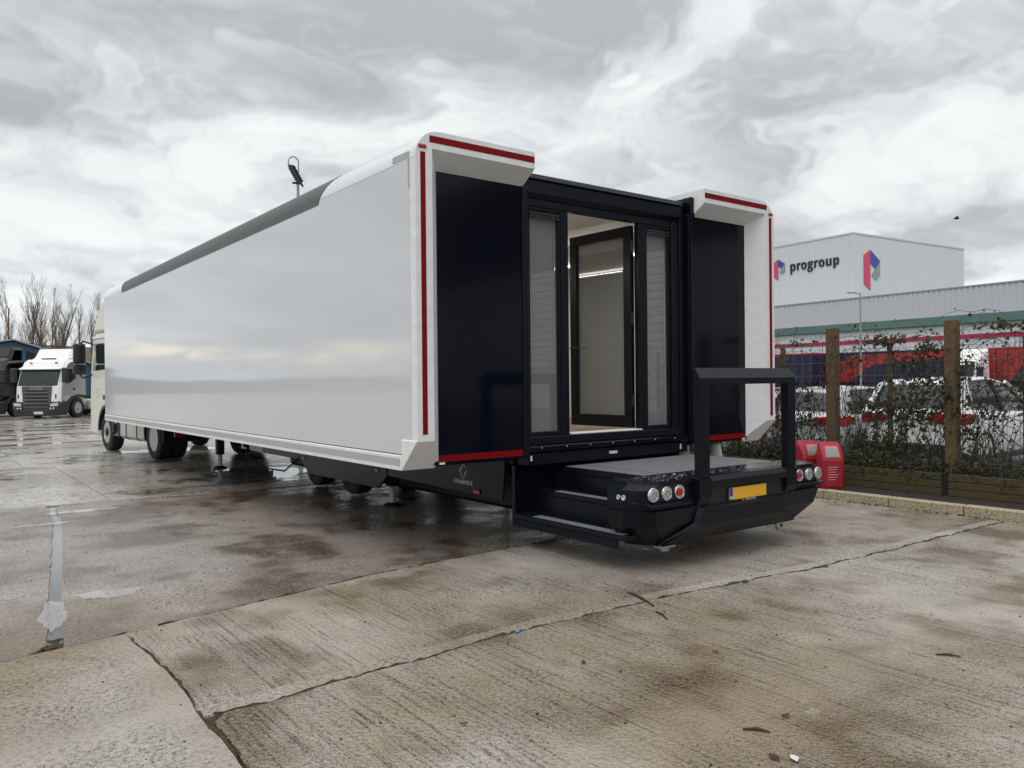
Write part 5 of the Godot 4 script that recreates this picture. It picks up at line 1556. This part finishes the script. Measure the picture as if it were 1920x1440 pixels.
func fence_and_planters() -> void:
	rng.seed = 9
	var kb := struct("kerb", "pale sandstone coloured kerb along the right of the yard")
	var z := -9.3
	while z < 7.0:
		var o := bar(V(6.47, -0.06, z + 0.004), V(6.61, 0.118 + rng.randf_range(-0.006, 0.006), z + 0.906), 0.012)
		put("kerb_stone", o, "kerb_stone", kb)
		z += 0.915
	var bed := MB.new().box(V(6.615, -0.06, -9.3), V(8.58, 0.07, 7.0))
	meta(put("soil_bed", bed, "soil"), "dark soil strip between the kerb and the planters", "soil", "", "structure")
	# fallen leaves along the kerb foot
	var ld := MB.new()
	for k in 260:
		var zz := rng.randf_range(-1.5, 4.0)
		leaf(ld, V(6.47 - absf(rng.randfn(0.0, 0.05)), 0.006, zz), V(rng.randf_range(-0.3, 0.3), 1, rng.randf_range(-0.3, 0.3)), rng.randf_range(0.02, 0.05), Color(0.05, 0.025, 0.014).lerp(Color(0.02, 0.012, 0.008), rng.randf()))
	meta(put("leaf_litter", ld, "ivy_leaf"), "dark fallen leaves along the foot of the kerb", "leaf litter", "", "stuff")
	# planters: three boards high, dark steel uprights between
	var edges := [-4.25, -2.5, -0.72, 1.02, 2.78, 4.5]
	var words := ["timber planter hidden mostly behind the trailer's right pod", "timber planter behind the traffic cone", "timber planter right of the red bags", "timber planter at the right edge, with moss stained boards", "timber planter just outside the right edge"]
	for k in edges.size() - 1:
		var t := thing("planter", words[k], "planter", V(7.48, 0.07, edges[k]), 0.0, "timber planters below the fence")
		var ln: float = edges[k + 1] - edges[k]
		for b in 3:
			put("board", bar(V(-0.02 + rng.randf_range(-0.004, 0.004), b * 0.099, 0.035), V(0.02, b * 0.099 + 0.095, ln - 0.035), 0.006), "board_wood", t)
			put("board", bar(V(0.66, b * 0.099, 0.035), V(0.70, b * 0.099 + 0.095, ln - 0.035), 0.006), "board_wood", t)
		put("upright", bar(V(-0.028, -0.02, -0.032), V(0.03, 0.31, 0.032), 0.004), "chassis_black", t)
		put("soil", bar(V(0.02, 0.0, 0.035), V(0.66, 0.25, ln - 0.035), 0.0), "soil", t)
	# fence: square timber posts, wire mesh, thin stakes
	var f := thing("mesh_fence", "wire mesh fence with square timber posts standing in the planters", "fence", V(7.7, 0.0, 0.0))
	for k in edges.size():
		put("post", bar(V(-0.075, 0.2, edges[k] - 0.075), V(0.075, 2.39 + 0.01 * k, edges[k] + 0.075), 0.008), "post_wood", f)
	for k in edges.size() - 1:
		put("stake", bar(V(0.0, 0.2, (edges[k] + edges[k + 1]) / 2 - 0.03), V(0.06, 2.16, (edges[k] + edges[k + 1]) / 2 + 0.03), 0.006), "post_wood", f)
		var w := MB.new()
		var zz: float = edges[k] + 0.08
		while zz < edges[k + 1] - 0.05:
			w.tube([V(-0.03, 0.3, zz), V(-0.03, 2.27, zz)], 0.0026, 4)
			zz += 0.15
		for q in 11:
			w.tube([V(-0.034, 0.32 + q * 0.195, edges[k] + 0.07), V(-0.034, 0.32 + q * 0.195, edges[k + 1] - 0.07)], 0.0026, 4)
		put("wire_mesh", w, "fence_wire", f)
	creeper(-4.2, -2.5, "ivy on the fence mostly hidden behind the trailer's right pod", [[-3.3, 0.7, 0.6, 0.35, 500], [-2.9, 1.6, 0.4, 0.5, 160]], 30, 31, 700)
	creeper(-2.5, -0.75, "thin ivy left of the first tall timber post", [[-1.6, 0.55, 0.8, 0.22, 700], [-2.2, 2.15, 0.3, 0.10, 120], [-1.8, 1.75, 0.45, 0.25, 220], [-1.1, 1.35, 0.3, 0.3, 110], [-1.4, 0.95, 0.6, 0.15, 260], [-1.2, 2.2, 0.3, 0.06, 40]], 84, 32, 900)
	creeper(-0.7, 1.0, "dense dark ivy between the two tall timber posts", [[0.15, 2.18, 0.30, 0.10, 190], [0.75, 2.05, 0.22, 0.14, 150], [0.70, 1.55, 0.42, 0.20, 430], [0.55, 1.15, 0.55, 0.24, 620], [-0.05, 1.25, 0.35, 0.22, 230], [0.1, 0.72, 0.55, 0.16, 330], [-0.4, 1.9, 0.15, 0.12, 50], [0.5, 1.85, 0.3, 0.12, 140], [1.0, 1.35, 0.10, 0.22, 120]], 90, 33, 1100)
	creeper(1.05, 2.75, "sparse ivy at the right edge in front of the white car", [[1.2, 1.8, 0.14, 0.2, 90], [1.45, 1.3, 0.28, 0.25, 120], [1.9, 2.3, 0.55, 0.05, 200], [1.95, 1.3, 0.12, 0.3, 110], [1.25, 0.9, 0.15, 0.25, 90], [1.9, 1.5, 0.3, 0.15, 70]], 74, 34, 1000)
	creeper(2.8, 4.4, "ivy just outside the right edge", [[3.5, 1.3, 0.6, 0.4, 260]], 16, 35, 400)
	rng.seed = 12
	var tg := MB.new()      # tangle of dead bramble low down on the left
	for k in 190:
		var p := V(7.6 + rng.randf_range(-0.12, 0.2), 0.30, rng.randf_range(-3.4, -0.6))
		var path := [p]
		for q in 5:
			p += V(rng.randf_range(-0.06, 0.06), rng.randf_range(-0.03, 0.16), rng.randf_range(-0.14, 0.14))
			path.append(p)
		tg.tube(path, 0.004, 3)
	var to := put("dead_bramble", tg, "twig")
	meta(to, "tangle of dead brown bramble stems above the planter behind the cone", "bramble", "", "stuff")

# ---------------------------------------------------------------- bags, cones, litter, bird
func bag(at: Vector3, turn: float, label: String, lean: float) -> void:
	var t := thing("red_bag", label, "bag", at, turn, "red vinyl bags on the kerb")
	var rr := []
	for q in [[0.0, 0.150, 0.115, 0.0], [0.05, 0.160, 0.125, 0.0], [0.30, 0.165, 0.130, 0.0], [0.46, 0.162, 0.125, -0.01], [0.58, 0.155, 0.085, -0.045], [0.655, 0.145, 0.05, -0.075], [0.675, 0.12, 0.02, -0.09]]:
		var ring := PackedVector3Array()
		for k in 16:
			var a := TAU * k / 16 + TAU / 32
			var cx := signf(cos(a)) * pow(absf(cos(a)), 0.35)
			var cz := signf(sin(a)) * pow(absf(sin(a)), 0.35)
			var wob := 1.0 + rng.randf_range(-0.07, 0.05)
			ring.append(V(cx * q[1] * wob + lean * q[0], q[0], cz * q[2] * wob + q[3]))
		rr.append(ring)
	put("cover", MB.new().loft(rr), "red_vinyl", t)
	var fp := MB.new().prism(P2([-0.125, 0.05, 0.125, 0.05, 0.13, 0.43, -0.13, 0.43]), 2, 0.118, 0.139, 0.004)
	put("front_panel", fp, "red_vinyl_dark", t)
	var win := MB.new().prism(P2([-0.10, 0.0, 0.10, 0.0, 0.085, 0.17, -0.085, 0.17]), 2, 0.0, 0.006, 0.001)
	win.moved(Transform3D(Basis(Vector3.RIGHT, -0.46), V(0, 0.47, 0.128)))
	put("document_window", win, "clear_vinyl", t)
	var pap := MB.new().prism(P2([-0.08, 0.02, 0.07, 0.01, 0.075, 0.12, -0.06, 0.14]), 2, 0.0, 0.002, 0.0)
	pap.moved(Transform3D(Basis(Vector3.RIGHT, -0.46), V(0, 0.472, 0.121)))
	put("paper", pap, "ivy_green", t)
	for k in 6:
		put("print_line", bar(V(-0.07, 0.33 - k * 0.035, 0.1395), V(0.07 - (k % 3) * 0.02, 0.34 - k * 0.035, 0.1405), 0.0), "red_print", t)
	put("seam", bar(V(-0.168, 0.0, -0.131), V(0.168, 0.03, 0.131), 0.012), "black_seal", t)

func cone(at: Vector3, label: String) -> void:
	var t := thing("traffic_cone", label, "traffic cone", at, 20.0, "traffic cones behind the steps")
	t.scale = Vector3.ONE * 1.28
	put("base", bar(V(-0.20, 0, -0.20), V(0.20, 0.04, 0.20), 0.015), "cone_orange", t)
	put("body", MB.new().lathe([[0.145, 0.04], [0.135, 0.06], [0.032, 0.74], [0.026, 0.75], [0.0, 0.75]], Vector3.ZERO, Vector3.UP, 24), "cone_orange", t)
	put("reflective_sleeve", MB.new().lathe([[0.088, 0.41], [0.057, 0.61], [0.053, 0.61], [0.084, 0.41], [0.088, 0.41]], Vector3.ZERO, Vector3.UP, 24), "cone_white", t)

func small_things() -> void:
	rng.seed = 21
	mat("ivy_green", 0.10, 0.13, 0.08, 0.7)
	mat("red_print", 0.55, 0.30, 0.30, 0.6)
	bag(V(6.86, 0.07, -0.28), -38.0, "red vinyl bag on the kerb, right of the pair, printed panel in front", 0.02)
	bag(V(6.93, 0.07, -0.64), -25.0, "red vinyl bag on the kerb, left of the pair, half behind the bumper", -0.02)
	cone(V(5.12, 0.0, -0.90), "orange and white traffic cone seen past the guard rail's left post")
	cone(V(4.99, 0.0, -1.35), "orange and white traffic cone mostly hidden behind the trailer's rear")
	var tw := [[V(0.92, 0.006, 1.60), V(0.79, 0.008, 2.0), 0.009, "dark stick lying across the mossy joint"], [V(0.70, 0.006, 2.10), V(0.62, 0.006, 2.28), 0.008, "short dark stick just below the mossy joint"], [V(1.33, 0.006, 3.74), V(1.40, 0.007, 3.85), 0.007, "lone dark twig on the pale concrete at the right"], [V(-0.40, 0.006, 3.66), V(-0.33, 0.007, 3.76), 0.008, "dark flat stick near the bottom edge"]]
	for q in tw:
		var m: Vector3 = (q[0] + q[1]) / 2
		var o := put("twig", MB.new().tube([q[0] - m, V(0.012, 0.004, 0.0), q[1] - m], [q[2] * 0.6, q[2], q[2] * 0.5], 6), "leaf_brown")
		o.position = m
		meta(o, q[3], "twig", "sticks on the concrete")
	var lv := [[V(-0.47, 0.006, 3.98), 0.065, "feather", "pale feather at the bottom edge of the picture"], [V(-0.53, 0.006, 3.92), 0.07, "leaf_brown", "brown leaf beside the pale feather"], [V(-0.39, 0.006, 2.54), 0.05, "leaf_brown", "single dark leaf in the middle of the near slab"], [V(-0.12, 0.006, 3.70), 0.05, "leaf_brown", "dark leaf left of the palm sized puddle"], [V(0.35, 0.006, 2.9), 0.04, "leaf_brown", "small dark leaf on the near slab below the number plate"], [V(-1.4, 0.006, 2.8), 0.035, "leaf_brown", "tiny dark leaf at the lower left of the near slab"]]
	for q in lv:
		var mb := MB.new()
		var s: float = q[1]
		var ring := []
		for k in 7:
			var u := k / 6.0
			var w := s * 0.28 * sin(PI * clampf(u, 0.03, 0.97))
			ring.append(PackedVector3Array([V(s * (u - 0.5), 0.003 + 0.006 * u, -w), V(s * (u - 0.5), 0.001, 0.0), V(s * (u - 0.5), 0.004 + 0.004 * (1.0 - u), w)]))
		mb.loft(ring, true, false, false)
		var o := put("feather" if q[2] == "feather" else "fallen_leaf", mb, q[2])
		o.position = q[0]
		o.rotation_degrees.y = rng.randf() * 180
		meta(o, q[3], "feather" if q[2] == "feather" else "leaf")
	var cap := put("bottle_cap", MB.new().lathe([[0.016, 0.0], [0.018, 0.004], [0.015, 0.014], [0.0, 0.015]], V(0, 0, 0), Vector3.UP, 16), "bottle_blue")
	cap.position = V(-0.33, -0.002, 1.83)
	meta(cap, "small blue bottle cap lying in the mossy joint", "bottle cap")
	# small grit scattered over the slabs
	var gt := MB.new()
	for k in 800:
		var p := V(rng.randf_range(-6.0, 6.0), 0.002, rng.randf_range(-5.5, 5.0))
		var s := rng.randf_range(0.003, 0.008)
		gt.lathe([[s, 0.0], [s * 0.8, s * 0.6], [0.0, s * 0.8]], p, Vector3.UP, 5, false)
	meta(put("grit", gt, "chassis_black"), "dark grit scattered over the concrete", "grit", "", "stuff")
	var b := thing("bird", "small dark bird gliding in the sky above the warehouse", "bird", V(59.55, 13.6, -21.6), 40.0)
	put("body", MB.new().lathe([[0.0, -0.22], [0.05, -0.15], [0.075, 0.0], [0.05, 0.13], [0.03, 0.2], [0.0, 0.24]], Vector3.ZERO, Vector3.BACK, 10), "bird_dark", b)
	for s in [-1.0, 1.0]:
		put("wing", MB.new().loft([PackedVector3Array([V(s * 0.04, 0.02, -0.10), V(s * 0.04, 0.03, 0.0), V(s * 0.04, 0.0, 0.12)]), PackedVector3Array([V(s * 0.28, 0.12, -0.10), V(s * 0.28, 0.13, -0.02), V(s * 0.28, 0.11, 0.08)]), PackedVector3Array([V(s * 0.55, 0.05, 0.0), V(s * 0.55, 0.055, 0.03), V(s * 0.55, 0.045, 0.07)])], false), "bird_dark", b)
